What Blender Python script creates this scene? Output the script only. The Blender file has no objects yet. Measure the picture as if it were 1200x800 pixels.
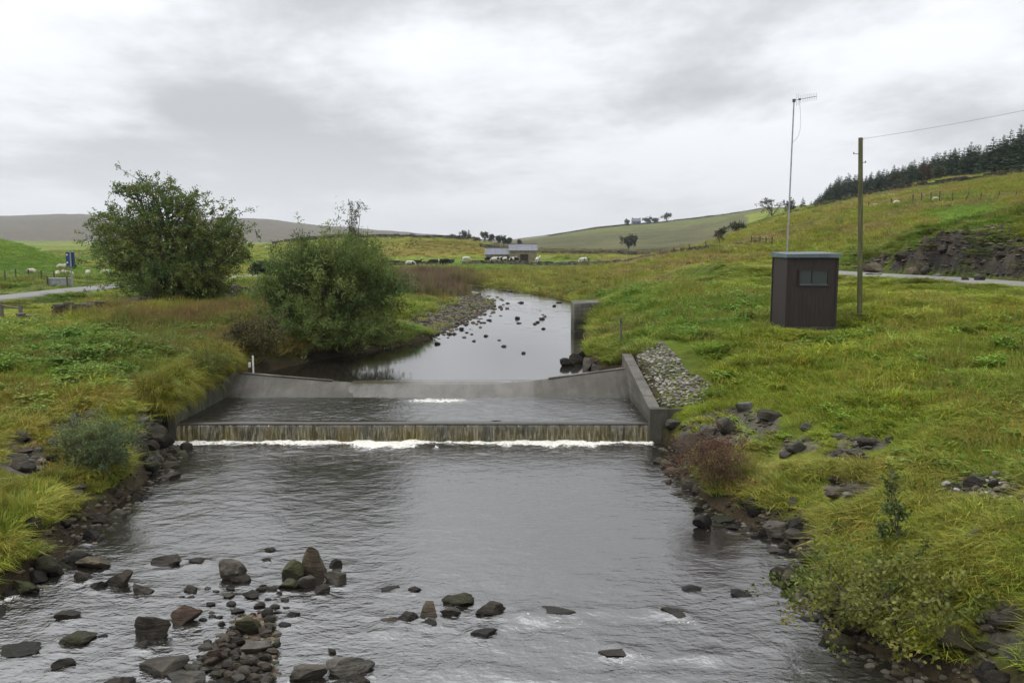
import bpy, bmesh, math, random
import numpy as np
from mathutils import Vector, Matrix
from math import radians, sin, cos, tan, atan, pi

S = bpy.context.scene
COL = S.collection
rng = np.random.default_rng(7)
random.seed(7)

# ------------------------------------------------------------------ camera
F = 942.0                      # focal length in pixels of a 1200 px wide frame
PITCH = atan(110.0 / F)
CAMZ = 5.5
cam_d = bpy.data.cameras.new("camera")
cam_d.sensor_width = 36.0
cam_d.lens = 36.0 * F / 1200.0
cam_d.clip_start = 0.1
cam_d.clip_end = 12000.0
cam = bpy.data.objects.new("camera", cam_d)
COL.objects.link(cam)
cam.location = (0, 0, CAMZ)
cam.rotation_euler = (pi / 2 - PITCH, 0, 0)
S.camera = cam

# ------------------------------------------------------------------ sky
SUN_EL, SUN_AZ = radians(48), radians(-98)      # azimuth from +Y, clockwise: the sun stands on the left behind cloud
W = bpy.data.worlds.new("World")
S.world = W
W.use_nodes = True
wn, wl = W.node_tree.nodes, W.node_tree.links
wn.clear()
def N(t, **kw):
    n = wn.new(t)
    for k, v in kw.items():
        setattr(n, k, v)
    return n
def wmath(op, a, b=None, clamp=False):
    n = wn.new("ShaderNodeMath"); n.operation = op; n.use_clamp = clamp
    for i, x in enumerate((a, b)):
        if x is None: continue
        if isinstance(x, (int, float)): n.inputs[i].default_value = x
        else: wl.new(x, n.inputs[i])
    return n.outputs[0]
out = N("ShaderNodeOutputWorld")
bg = N("ShaderNodeBackground")
tc = N("ShaderNodeTexCoord")
sky = N("ShaderNodeTexSky", sky_type="NISHITA", sun_disc=False)
sky.sun_elevation = SUN_EL
sky.sun_rotation = SUN_AZ
sep = N("ShaderNodeSeparateXYZ")
wl.new(tc.outputs["Generated"], sep.inputs[0])
zz = wmath("MAXIMUM", sep.outputs[2], 0.0)
den = wmath("ADD", zz, 0.16)
px = wmath("DIVIDE", sep.outputs[0], den)
py = wmath("DIVIDE", sep.outputs[1], den)
comb = N("ShaderNodeCombineXYZ")
wl.new(px, comb.inputs[0]); wl.new(py, comb.inputs[1])
mp = N("ShaderNodeMapping"); mp.inputs["Location"].default_value = (4.34, 19.31, 2.18)
mp.inputs["Scale"].default_value = (0.80, 0.62, 1.0)
wl.new(comb.outputs[0], mp.inputs[0])
n1 = N("ShaderNodeTexNoise"); n1.inputs["Scale"].default_value = 1.0
n1.inputs["Detail"].default_value = 7; n1.inputs["Roughness"].default_value = 0.58
n1.inputs["Distortion"].default_value = 0.12
wl.new(mp.outputs[0], n1.inputs["Vector"])
r1 = N("ShaderNodeValToRGB")
r1.color_ramp.interpolation = "EASE"
r1.color_ramp.elements[0].position = 0.36; r1.color_ramp.elements[0].color = (0.61, 0.613, 0.620, 1)
r1.color_ramp.elements[1].position = 0.60; r1.color_ramp.elements[1].color = (1.05, 1.05, 1.05, 1)
wl.new(n1.outputs[0], r1.inputs[0])
# overcast luminance, brighter towards the zenith as under any closed cloud layer
lum = wmath("MULTIPLY", wmath("ADD", wmath("MULTIPLY", zz, wmath("ADD", wmath("MULTIPLY", zz, 1.85), 0.15)), 1.0), 0.85)
cl = N("ShaderNodeVectorMath", operation="SCALE")
soft = N("ShaderNodeMix", data_type="RGBA")          # the lowest sky blurs into one even grey
soft.inputs[6].default_value = (0.93, 0.935, 0.945, 1)
wl.new(wmath("MULTIPLY", zz, 7.0, True), soft.inputs[0]); wl.new(r1.outputs[0], soft.inputs[7])
wl.new(soft.outputs[2], cl.inputs[0]); wl.new(lum, cl.inputs["Scale"])
tint = N("ShaderNodeVectorMath", operation="MULTIPLY")
tint.inputs[1].default_value = (0.975, 0.99, 1.012)
wl.new(cl.outputs[0], tint.inputs[0])
sks = N("ShaderNodeVectorMath", operation="SCALE"); sks.inputs["Scale"].default_value = 0.10
wl.new(sky.outputs[0], sks.inputs[0])
mx = N("ShaderNodeMix", data_type="RGBA"); mx.inputs[0].default_value = 0.92
wl.new(sks.outputs[0], mx.inputs[6]); wl.new(tint.outputs[0], mx.inputs[7])
wl.new(mx.outputs[2], bg.inputs[0]); bg.inputs[1].default_value = 1.0
wl.new(bg.outputs[0], out.inputs[0])

sun_d = bpy.data.lights.new("sun", "SUN")
sun_d.energy = 1.2
sun_d.angle = radians(28)
sun_d.color = (1.0, 0.95, 0.87)
sun = bpy.data.objects.new("sun", sun_d)
COL.objects.link(sun)
sd = Vector((sin(SUN_AZ) * cos(SUN_EL), cos(SUN_AZ) * cos(SUN_EL), sin(SUN_EL)))
sun.rotation_euler = sd.to_track_quat("Z", "Y").to_euler()
sun.location = (-40, 30, 60)

S.view_settings.view_transform = "Standard"
S.view_settings.look = "None"
S.view_settings.exposure = 0.15
S.view_settings.gamma = 1.0
S.view_settings.use_curve_mapping = False
S.render.engine = "CYCLES"
S.cycles.use_denoising = True
S.cycles.max_bounces = 6
S.cycles.diffuse_bounces = 3
S.cycles.glossy_bounces = 3
S.cycles.transmission_bounces = 3
S.cycles.transparent_max_bounces = 6
S.cycles.caustics_reflective = False
S.cycles.caustics_refractive = False

# ------------------------------------------------------------------ maths helpers
def _hash(ix, iy, iz, seed):
    h = (ix.astype(np.int64) * 374761393 + iy.astype(np.int64) * 668265263 + iz.astype(np.int64) * 1442695041 + seed * 1274126177) & 0xffffffff
    h = ((h ^ (h >> 13)) * 1274126177) & 0xffffffff
    h = ((h ^ (h >> 15)) * 2246822519) & 0xffffffff
    return ((h ^ (h >> 16)) & 0xffffff) / float(0xffffff)
def noise2(x, y, seed=0):
    x = np.asarray(x, float); y = np.asarray(y, float)
    ix = np.floor(x); iy = np.floor(y)
    fx = x - ix; fy = y - iy
    fx = fx * fx * fx * (fx * (fx * 6 - 15) + 10); fy = fy * fy * fy * (fy * (fy * 6 - 15) + 10)
    z = np.zeros_like(ix)
    a = _hash(ix, iy, z, seed); b = _hash(ix + 1, iy, z, seed)
    c = _hash(ix, iy + 1, z, seed); d = _hash(ix + 1, iy + 1, z, seed)
    return (a + (b - a) * fx) * (1 - fy) + (c + (d - c) * fx) * fy
def fbm2(x, y, octv=4, seed=0, gain=0.5):
    t = 0; a = 1; s = 0
    for i in range(octv):
        t = t + a * noise2(x * 2.03 ** i + 17.3 * i, y * 2.03 ** i - 9.1 * i, seed + i); s += a; a *= gain
    return t / s
def noise3(x, y, z, seed=0):
    ix = np.floor(x); iy = np.floor(y); iz = np.floor(z)
    fx = x - ix; fy = y - iy; fz = z - iz
    fx = fx * fx * (3 - 2 * fx); fy = fy * fy * (3 - 2 * fy); fz = fz * fz * (3 - 2 * fz)
    def L(k):
        a = _hash(ix, iy, iz + k, seed); b = _hash(ix + 1, iy, iz + k, seed)
        c = _hash(ix, iy + 1, iz + k, seed); d = _hash(ix + 1, iy + 1, iz + k, seed)
        return (a + (b - a) * fx) * (1 - fy) + (c + (d - c) * fx) * fy
    return L(0) * (1 - fz) + L(1) * fz
def fbm3(p, octv=3, seed=0):
    t = 0; a = 1; s = 0
    for i in range(octv):
        q = p * 2.0 ** i
        t = t + a * noise3(q[:, 0] + 5.2 * i, q[:, 1], q[:, 2] - 3.7 * i, seed + i); s += a; a *= 0.5
    return t / s
def sstep(a, b, x):
    t = np.clip((x - a) / (b - a), 0, 1)
    return t * t * (3 - 2 * t)
def ray(u, v):
    a = (u - 600) / F; b = -(v - 400) / F
    return np.array([a, cos(PITCH) + b * sin(PITCH), -sin(PITCH) + b * cos(PITCH)])
def on_plane(u, v, z):
    d = ray(u, v); t = (z - CAMZ) / d[2]
    return np.array([d[0] * t, d[1] * t, z])
def at_depth(u, v, Y):
    d = ray(u, v); t = Y / d[1]
    return np.array([d[0] * t, Y, CAMZ + d[2] * t])
def project(X, Y, Z):
    dz = Z - CAMZ
    dep = Y * cos(PITCH) - dz * sin(PITCH)
    up = Y * sin(PITCH) + dz * cos(PITCH)
    dep = np.maximum(dep, 0.1)
    return 600 + F * X / dep, 400 - F * up / dep

# ------------------------------------------------------------------ river outline
def zw_up(Y): return 0.83 + 0.0065 * (Y - 27.6)
def on_up(u, v):
    z = 0.85
    for _ in range(6):
        p = on_plane(u, v, z); z = zw_up(p[1])
    return on_plane(u, v, z)
WL, WR = -9.55, 3.9            # inner faces of the side walls
Y1, Y2 = 22.5, 27.6            # lower sill and upper crest
left_px = [(0, 700), (40, 682), (70, 655), (90, 630), (125, 600), (165, 568), (185, 548), (200, 524)]
left = [(-8.4, -16), (-8.2, 6), (-8.1, 10)] + [tuple(on_plane(u, v, 0)[:2]) for u, v in left_px]
left += [(WL - 0.18, 22.2), (WL - 0.1, Y2 + 0.5)]
left += [tuple(on_up(u, v)[:2]) for u, v in [(335, 430), (385, 420), (430, 412), (478, 403), (503, 397), (532, 384), (560, 370), (580, 359), (578, 352), (556, 345), (540, 340), (510, 336.5)]]
right_px = [(790, 526), (798, 560), (832, 592), (872, 612), (925, 637), (945, 668), (958, 700), (1000, 752), (1050, 778), (1105, 800)]
right = [(6.3, -16), (6.0, 6), (5.7, 9)] + [tuple(on_plane(u, v, 0)[:2]) for u, v in right_px[::-1]]
right += [(WR + 0.2, 22.2), (WR + 0.2, Y2 + 0.3)]
right += [tuple(on_up(u, v)[:2]) for u, v in [(698, 430), (684, 422), (692, 408), (688, 396), (676, 372), (670, 353), (640, 346), (600, 341), (575, 337), (550, 334.5), (510, 333)]]
RIV = np.array(left + right[::-1])
def river_sd(X, Y):
    """signed distance to the water's edge, positive on land"""
    X = np.asarray(X, float); Y = np.asarray(Y, float)
    d2 = np.full(X.shape, 1e9); inside = np.zeros(X.shape, bool)
    n = len(RIV)
    for i in range(n):
        ax, ay = RIV[i]; bx, by = RIV[(i + 1) % n]
        ex, ey = bx - ax, by - ay
        L2 = ex * ex + ey * ey + 1e-9
        t = np.clip(((X - ax) * ex + (Y - ay) * ey) / L2, 0, 1)
        d2 = np.minimum(d2, (X - ax - t * ex) ** 2 + (Y - ay - t * ey) ** 2)
        if abs(by - ay) > 1e-9:
            c = ((ay > Y) != (by > Y)) & (X < ex * (Y - ay) / ey + ax)
            inside ^= c
    d = np.sqrt(d2)
    return np.where(inside, -d, d)
def water_z(Y):
    Y = np.asarray(Y, float)
    return np.where(Y < Y1, 0.0, np.where(Y < Y2 - 0.4, 0.52, zw_up(np.maximum(Y, Y2))))

# ------------------------------------------------------------------ ground heights: cross sections at stations up the valley
def yp(Y): return np.maximum(Y, 12.0)
ST = []
def st(Y, pts):
    pts = sorted(pts); ST.append((Y, [p[0] / max(Y, 12.0) for p in pts], [p[1] for p in pts]))
def stp(Y, pts):
    q = [at_depth(u, v, Y) for u, v in pts]
    st(Y, [(p[0], p[2]) for p in q])
st(12, [(-30, 2.2), (-15, 1.7), (-10, 1.0), (-8.3, .5), (0, .3), (5.4, .45), (6.5, 1.0), (8, 1.6), (10, 2.0), (12, 2.3), (20, 3.5)])
st(16, [(-40, 2.4), (-26, 2.3), (-16, 1.8), (-11, 1.2), (-9, .6), (0, .3), (5.3, .5), (7.3, 1.3), (10, 2.0), (14, 2.7), (20, 3.5), (25, 5)])
st(19, [(-45, 2.5), (-30, 2.4), (-18, 2.1), (-12, 1.5), (-9.6, .8), (0, .3), (4.5, .5), (5.5, .8), (7.5, 1.5), (10, 2.1), (14, 2.9), (20, 3.7), (27, 5.5)])
st(22.5, [(-50, 2.6), (-35, 2.5), (-18, 2.2), (-12, 1.8), (-9.9, 1.25), (0, .5), (3.9, .95), (5.5, 1.15), (7, 1.75), (10, 2.4), (14, 3.0), (20, 3.8), (22.5, 3.9), (26, 5.5), (34, 8)])
st(27.6, [(-60, 2.6), (-40, 2.55), (-20, 2.4), (-13, 2.1), (-9.8, 1.65), (0, .8), (4.2, 1.75), (6, 2.15), (8, 2.6), (10, 2.78), (14, 3.3), (18.5, 3.9), (22.6, 4.0), (26, 6.0), (40, 10)])
st(34, [(-60, 2.6), (-45, 2.55), (-20, 2.35), (-12, 2.15), (-8.5, 1.6), (0, 1), (4.4, 1.6), (6.5, 2.4), (9, 2.9), (13, 3.45), (17, 3.95), (22, 4.0), (24.6, 6.2), (35, 8.6), (55, 13)])
st(42, [(-60, 2.6), (-28, 2.55), (-22, 2.45), (-14, 2.3), (-9, 1.95), (-6.5, 1.5), (0, 1), (4.4, 2.0), (6, 2.55), (9, 3.05), (13, 3.6), (15.5, 4.0), (19.2, 4.1), (21.8, 6.3), (32, 8.6), (50, 13), (70, 17)])
st(52, [(-70, 2.5), (-28, 2.5), (-15, 2.4), (-10, 2.2), (-7, 1.8), (-5, 1.2), (0, 1.1), (4.6, 1.6), (7, 2.6), (10, 3.2), (14, 3.95), (16, 4.2), (19.5, 4.3), (22, 5.6), (32, 8.4), (60, 15.5)])
stp(70, [(0, 327), (130, 328), (300, 329), (430, 334), (500, 342), (555, 351), (610, 352), (650, 349), (680, 343), (740, 334), (800, 322), (860, 311), (920, 300), (1000, 284), (1100, 262), (1200, 247), (1400, 225)])
stp(88, [(-100, 300), (0, 324), (130, 324), (300, 325), (430, 327), (500, 335), (560, 338), (600, 337), (650, 331), (720, 321), (770, 309), (820, 299), (880, 288), (940, 275), (1000, 262), (1100, 243), (1200, 228), (1400, 205)])
stp(105, [(-200, 235), (0, 276), (25, 282), (60, 297), (90, 312), (120, 321), (200, 323), (450, 322), (560, 324), (650, 322), (720, 315), (770, 304), (820, 293), (880, 281), (940, 266), (1000, 252), (1100, 234), (1200, 218), (1400, 190)])
stp(130, [(-200, 280), (0, 300), (60, 311), (120, 318), (300, 317), (450, 317), (560, 316), (650, 315), (720, 311), (770, 301), (820, 291), (880, 274), (940, 259), (1000, 245), (1100, 227), (1200, 210), (1400, 180)])
stp(165, [(0, 314), (150, 313), (300, 311), (450, 310.5), (560, 307), (640, 307), (720, 307), (770, 301), (820, 292), (880, 270), (940, 252), (1000, 238), (1100, 219), (1200, 203), (1400, 172)])
stp(205, [(0, 307), (300, 304), (440, 305), (480, 304), (560, 303), (640, 303), (720, 304), (770, 301), (820, 294), (880, 267), (940, 249), (1000, 236), (1100, 215), (1200, 199), (1400, 168)])
stp(270, [(0, 300), (200, 298), (320, 295), (400, 289), (480, 284), (560, 288), (600, 295), (650, 298), (720, 299), (770, 299), (820, 296), (880, 266), (940, 247), (1000, 234), (1100, 213), (1200, 198), (1400, 168)])
stp(400, [(0, 296), (250, 293), (310, 288), (350, 282), (400, 279.5), (450, 279.5), (520, 281.5), (560, 284), (600, 291), (640, 293), (720, 295), (770, 294), (820, 290), (880, 264), (940, 246), (1000, 234), (1100, 214), (1200, 200), (1400, 172)])
stp(600, [(0, 291), (300, 289), (450, 285), (560, 284), (600, 286), (640, 286), (700, 289), (770, 287), (820, 282), (880, 264), (940, 248), (1000, 238), (1200, 205), (1400, 180)])
stp(950, [(0, 285), (300, 286), (500, 284), (600, 284), (640, 277), (700, 266.5), (740, 263), (800, 258), (860, 250), (900, 243), (940, 241), (1000, 238), (1200, 212), (1400, 195)])
stp(1400, [(0, 282), (300, 284), (600, 287), (640, 285), (700, 280), (900, 256), (1200, 222), (1400, 205)])
stp(2600, [(-300, 256), (0, 253), (60, 250.5), (110, 251), (150, 256), (200, 258), (270, 255), (300, 256), (340, 260), (400, 266), (470, 271), (520, 276), (560, 281), (600, 280), (650, 274), (700, 266), (730, 263.5), (800, 262), (900, 256), (1200, 235)])
stp(3300, [(-300, 272), (300, 272), (600, 288), (800, 280), (1200, 262)])
stp(5200, [(-300, 290), (1500, 290)])
SG = np.linspace(-1.0, 1.0, 1601)
LYG = np.linspace(math.log(12), math.log(5200), 900)
_sl = np.array([math.log(s[0]) for s in ST])
_zz = np.array([np.interp(SG, s[1], s[2]) for s in ST])            # station x s
TAB = np.empty((len(LYG), len(SG)))
for j in range(len(SG)):
    TAB[:, j] = np.interp(LYG, _sl, _zz[:, j])
def gsm(a, sig, axis):
    r = int(3 * sig) + 1
    k = np.exp(-0.5 * (np.arange(-r, r + 1) / sig) ** 2); k /= k.sum()
    pad = [(0, 0), (0, 0)]; pad[axis] = (r, r)
    b = np.pad(a, pad, mode="edge")
    o = np.zeros_like(a)
    for i, kk in enumerate(k):
        o += kk * (b[i:i + a.shape[0], :] if axis == 0 else b[:, i:i + a.shape[1]])
    return o
TAB = gsm(gsm(TAB, 7, 1), 5, 0)
def tab(X, Y):
    y = yp(Y)
    a = np.clip((X / y + 1) / 2 * (len(SG) - 1), 0, len(SG) - 1.001)
    b = np.clip((np.log(y) - LYG[0]) / (LYG[-1] - LYG[0]) * (len(LYG) - 1), 0, len(LYG) - 1.001)
    i = a.astype(int); j = b.astype(int); fa = a - i; fb = b - j
    return (TAB[j, i] * (1 - fa) + TAB[j, i + 1] * fa) * (1 - fb) + (TAB[j + 1, i] * (1 - fa) + TAB[j + 1, i + 1] * fa) * fb

ROADS = {
    "right": np.array([(29, 4, 3.6), (25, 18, 3.8), (22.5, 26, 3.9), (20.6, 32.4, 4.05), (19.4, 36.8, 4.14), (17.6, 41, 4.2), (16.6, 48, 4.22), (16.1, 55, 4.15), (16.0, 61, 4.0)], float),
    "left": np.array([(-26.5, 20, 2.6), (-27.6, 36, 2.75), (-27.9, 43.7, 2.8), (-28.1, 49, 2.8), (-28.6, 57, 2.78), (-29.5, 72, 2.6), (-30, 100, 2.2)], float),
}
def smooth_line(P, n=14):
    out = []
    for i in range(len(P) - 1):
        p0 = P[max(i - 1, 0)]; p1 = P[i]; p2 = P[i + 1]; p3 = P[min(i + 2, len(P) - 1)]
        for k in range(n):
            t = k / n
            out.append(0.5 * ((2 * p1) + (-p0 + p2) * t + (2 * p0 - 5 * p1 + 4 * p2 - p3) * t * t + (-p0 + 3 * p1 - 3 * p2 + p3) * t ** 3))
    out.append(P[-1])
    return np.array(out)
ROADL = {k: smooth_line(v, 6) for k, v in ROADS.items()}
def line_dist(L, X, Y):
    d2 = np.full(np.shape(X), 1e9); zb = np.zeros(np.shape(X)); sd = np.zeros(np.shape(X))
    for i in range(len(L) - 1):
        ax, ay, az = L[i]; bx, by, bz = L[i + 1]
        ex, ey = bx - ax, by - ay
        t = np.clip(((X - ax) * ex + (Y - ay) * ey) / (ex * ex + ey * ey), 0, 1)
        dd = (X - ax - t * ex) ** 2 + (Y - ay - t * ey) ** 2
        m = dd < d2
        d2 = np.where(m, dd, d2); zb = np.where(m, az + (bz - az) * t, zb)
        sd = np.where(m, ex * (Y - ay) - ey * (X - ax), sd)
    return np.sqrt(d2), zb, np.sign(sd)          # sign > 0: left of the direction of travel
HUTP = (10.0, 27.6)
def ground(X, Y, fine=True):
    X = np.asarray(X, float); Y = np.asarray(Y, float)
    z = tab(X, Y)
    far = np.clip(Y, 10, 4000)
    # uneven turf
    z = z + (fbm2(X * 0.55, Y * 0.55, 3, 11) - .5) * 0.38 * sstep(6, 30, far) * (far < 300)
    if fine:
        z = z + (fbm2(X * 2.3, Y * 2.3, 3, 21) - .5) * 0.22 * (far < 150)
    z = z + (fbm2(X / 28, Y / 28, 4, 31) - .5) * 2.2 * sstep(75, 240, far)
    z = z + (fbm2(X / 160, Y / 160, 5, 41) - .5) * 14 * sstep(900, 2600, far)
    for k, L in ROADL.items():
        near = (Y < 115)
        if not np.any(near): continue
        d, zr, sg = line_dist(L, X, Y)
        w = 1 - sstep(1.9, 3.0, d)
        z = z * (1 - w) + (zr - 0.05) * w
    d, zr, sg = line_dist(ROADL["right"], X, Y)
    z = z + .62 * np.exp(-((d - 3.3) / 1.15) ** 2) * (sg > 0) * sstep(42, 50, Y) * (Y < 125)
    # cutting above the right road: broken shale face
    d, zr, sg = line_dist(ROADL["right"], X, Y)
    cut = (sg < 0) * sstep(2.2, 2.8, d) * (1 - sstep(5.5, 7.5, d)) * sstep(24, 30, Y) * (1 - sstep(44, 52, Y))
    z = z + cut * ((fbm2(X * 1.1, Y * 1.1, 4, 61, 0.6) - .45) * 1.3 + (1 - np.abs(fbm2(X * 1.9, Y * 1.9, 3, 63) - .5) * 5) * .22)
    # the bank and the bed
    sdv = river_sd(X, Y)
    zw = water_z(Y)
    wallz = sstep(22.1, 22.4, Y) * (1 - sstep(Y2 + .1, Y2 + .7, Y))
    wid = 1.7 - 1.3 * fbm2(X * .6, Y * .6, 2, 71)
    bar = sstep(40, 44, Y) * (1 - sstep(78, 84, Y)) * (X < 0)
    wid = wid * (1 - bar) + 3.6 * bar
    wid = np.where(Y > 60, np.maximum(wid, 2.2), wid)
    wid = wid * (1 - wallz) + 0.25 * wallz
    t = np.clip(sdv / wid, 0, 1)
    prof = np.where(bar > .5, t * t, 1 - (1 - t) ** 2.2)
    prof = prof * (1 - wallz) + t * wallz
    bank = zw + 0.02 + np.maximum(z - zw, 0.10) * prof
    bed = zw - 0.75 * sstep(0, 1.6, -sdv) - 0.03
    bed = np.where((Y > Y1 - 1.2) & (Y < Y2 + 1.0), np.minimum(bed, np.where(Y < Y1 + .6, -0.9, -0.2)), bed)
    zr = np.where(sdv > 0, bank, bed)
    nearriver = (Y < 112)
    z = np.where(nearriver & (sdv < 12), np.where(sdv > 0, zr, bed), z)
    # level pad below the hut
    h = np.maximum(np.abs(X - HUTP[0]) - 1.0, 0) ** 2 + np.maximum(np.abs(Y - HUTP[1]) - 1.0, 0) ** 2
    w = 1 - sstep(0.0, 1.2, np.sqrt(h))
    z = z * (1 - w) + 2.72 * w
    return z
GR = {}
def gfast(X, Y):
    """height of the built ground sheet"""
    R, C, Zg = GR["R"], GR["C"], GR["Z"]
    s = np.clip((X / yp(Y) - C[0]) / (C[-1] - C[0]) * (len(C) - 1), 0, len(C) - 1.001)
    i = s.astype(int); fa = s - i
    j = np.clip(np.searchsorted(R, Y) - 1, 0, len(R) - 2)
    fb = np.clip((Y - R[j]) / (R[j + 1] - R[j]), 0, 1)
    return (Zg[j, i] * (1 - fa) + Zg[j, i + 1] * fa) * (1 - fb) + (Zg[j + 1, i] * (1 - fa) + Zg[j + 1, i + 1] * fa) * fb
def hit(u, v, ymin=9.0, ymax=3500.0):
    """first point of the ground under a pixel"""
    d = ray(u, v)
    Y = np.exp(np.linspace(math.log(ymin), math.log(ymax), 1400))
    t = Y / d[1]
    X = d[0] * t; Z = CAMZ + d[2] * t
    g = gfast(X, Y)
    below = np.nonzero(Z < g)[0]
    if len(below) == 0: return at_depth(u, v, ymax)
    i = below[0]
    if i == 0: return np.array([X[0], Y[0], g[0]])
    a = Z[i - 1] - g[i - 1]; b = g[i] - Z[i]
    f = a / (a + b + 1e-9)
    return np.array([X[i - 1] + (X[i] - X[i - 1]) * f, Y[i - 1] + (Y[i] - Y[i - 1]) * f, g[i - 1] + (g[i] - g[i - 1]) * f])
def gz(x, y): return float(gfast(np.array([x]), np.array([y]))[0])

# ------------------------------------------------------------------ object helpers
def mesh_np(name, verts, faces, cols=None, smooth=False, attrs=None):
    """faces: an (n,3) or (n,4) array or a list of such arrays"""
    verts = np.asarray(verts, np.float32)
    if not isinstance(faces, (list, tuple)): faces = [faces]
    faces = [np.asarray(f, np.int32) for f in faces if len(f)]
    me = bpy.data.meshes.new(name)
    nl = sum(f.size for f in faces); nf = sum(len(f) for f in faces)
    me.vertices.add(len(verts)); me.vertices.foreach_set("co", verts.ravel())
    me.loops.add(nl); me.loops.foreach_set("vertex_index", np.concatenate([f.ravel() for f in faces]))
    me.polygons.add(nf)
    tot = np.concatenate([np.full(len(f), f.shape[1], np.int32) for f in faces])
    me.polygons.foreach_set("loop_start", np.concatenate([[0], np.cumsum(tot)[:-1]]).astype(np.int32))
    me.polygons.foreach_set("loop_total", tot)
    me.polygons.foreach_set("use_smooth", np.full(nf, smooth, bool))
    me.update(calc_edges=True)
    if cols is not None:
        a = me.attributes.new("col", "FLOAT_COLOR", "POINT")
        c = np.ones((len(verts), 4), np.float32); c[:, :3] = cols
        a.data.foreach_set("color", c.ravel())
    for k, vv in (attrs or {}).items():
        a = me.attributes.new(k, "FLOAT", "POINT"); a.data.foreach_set("value", np.asarray(vv, np.float32))
    return me
def tag(o, label=None, cat=None, group=None, kind=None):
    if label: o["label"] = label
    if cat: o["category"] = cat
    if group: o["group"] = group
    if kind: o["kind"] = kind
    return o
def link(name, me, mat, loc=(0, 0, 0), parent=None):
    o = bpy.data.objects.new(name, me)
    COL.objects.link(o)
    if mat is not None and len(me.materials) == 0: me.materials.append(mat)
    o.location = loc
    if parent is not None: o.parent = parent
    return o
def thing(name, loc, label, cat, group=None, rz=0.0, sc=1.0):
    o = bpy.data.objects.new(name, None); COL.objects.link(o)
    o.empty_display_size = 0.3
    o.location = loc; o.rotation_euler = (0, 0, rz); o.scale = (sc, sc, sc)
    return tag(o, label, cat, group)
class MB:
    """collects boxes, tubes and quads in world space"""
    def __init__(s): s.v = []; s.q = []; s.t = []; s.n = 0
    def add(s, v, q=None, t=None):
        v = np.asarray(v, float); s.v.append(v)
        if q is not None and len(q): s.q.append(np.asarray(q) + s.n)
        if t is not None and len(t): s.t.append(np.asarray(t) + s.n)
        s.n += len(v)
    def box(s, c, size, rz=0.0, tilt=(0, 0), jit=0.0):
        x, y, z = [k / 2 for k in size]
        v = np.array([(-x, -y, -z), (x, -y, -z), (x, y, -z), (-x, y, -z), (-x, -y, z), (x, -y, z), (x, y, z), (-x, y, z)])
        if jit: v = v + (rng.random((8, 3)) - .5) * jit * np.array(size)
        if tilt[0] or tilt[1] or rz:
            M = np.array(Matrix.Rotation(rz, 3, "Z") @ Matrix.Rotation(tilt[0], 3, "X") @ Matrix.Rotation(tilt[1], 3, "Y"))
            v = v @ M.T
        s.add(v + np.asarray(c), [(0, 3, 2, 1), (4, 5, 6, 7), (0, 1, 5, 4), (1, 2, 6, 5), (2, 3, 7, 6), (3, 0, 4, 7)])
    def hexa(s, p):                      # eight corners, bottom four then top four, counter-clockwise
        s.add(p, [(0, 3, 2, 1), (4, 5, 6, 7), (0, 1, 5, 4), (1, 2, 6, 5), (2, 3, 7, 6), (3, 0, 4, 7)])
    def tube(s, P, R, n=8, caps=True):
        P = np.asarray(P, float); m = len(P)
        R = np.broadcast_to(np.asarray(R, float), (m,))
        T = np.gradient(P, axis=0); T /= np.linalg.norm(T, axis=1)[:, None] + 1e-9
        ref = np.array([0.0, 0, 1.0]) if abs(T[0][2]) < .9 else np.array([1.0, 0, 0])
        A = np.cross(T, ref); A /= np.linalg.norm(A, axis=1)[:, None] + 1e-9
        B = np.cross(T, A)
        a = np.arange(n) / n * 2 * pi
        v = P[:, None, :] + R[:, None, None] * (np.cos(a)[None, :, None] * A[:, None, :] + np.sin(a)[None, :, None] * B[:, None, :])
        v = v.reshape(-1, 3)
        q = [(i * n + k, i * n + (k + 1) % n, (i + 1) * n + (k + 1) % n, (i + 1) * n + k) for i in range(m - 1) for k in range(n)]
        t = []
        if caps:
            v = np.vstack([v, P[:1], P[-1:]])
            t += [(m * n, (k + 1) % n, k) for k in range(n)]
            t += [(m * n + 1, (m - 1) * n + k, (m - 1) * n + (k + 1) % n) for k in range(n)]
        s.add(v, q, t)
    def mesh(s, name, origin=(0, 0, 0), smooth=False, cols=None):
        f = []
        if s.q: f.append(np.vstack(s.q))
        if s.t: f.append(np.vstack(s.t))
        return mesh_np(name, np.vstack(s.v) - np.asarray(origin), f, smooth=smooth, cols=cols)
    def build(s, name, mat, parent=None, origin=None, smooth=False):
        if parent is not None:
            return link(name, s.mesh(name, np.array(parent.location), smooth), mat, (0, 0, 0), parent)
        org = np.vstack(s.v).mean(0) if origin is None else np.asarray(origin)
        return link(name, s.mesh(name, org, smooth), mat, tuple(org))

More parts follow.
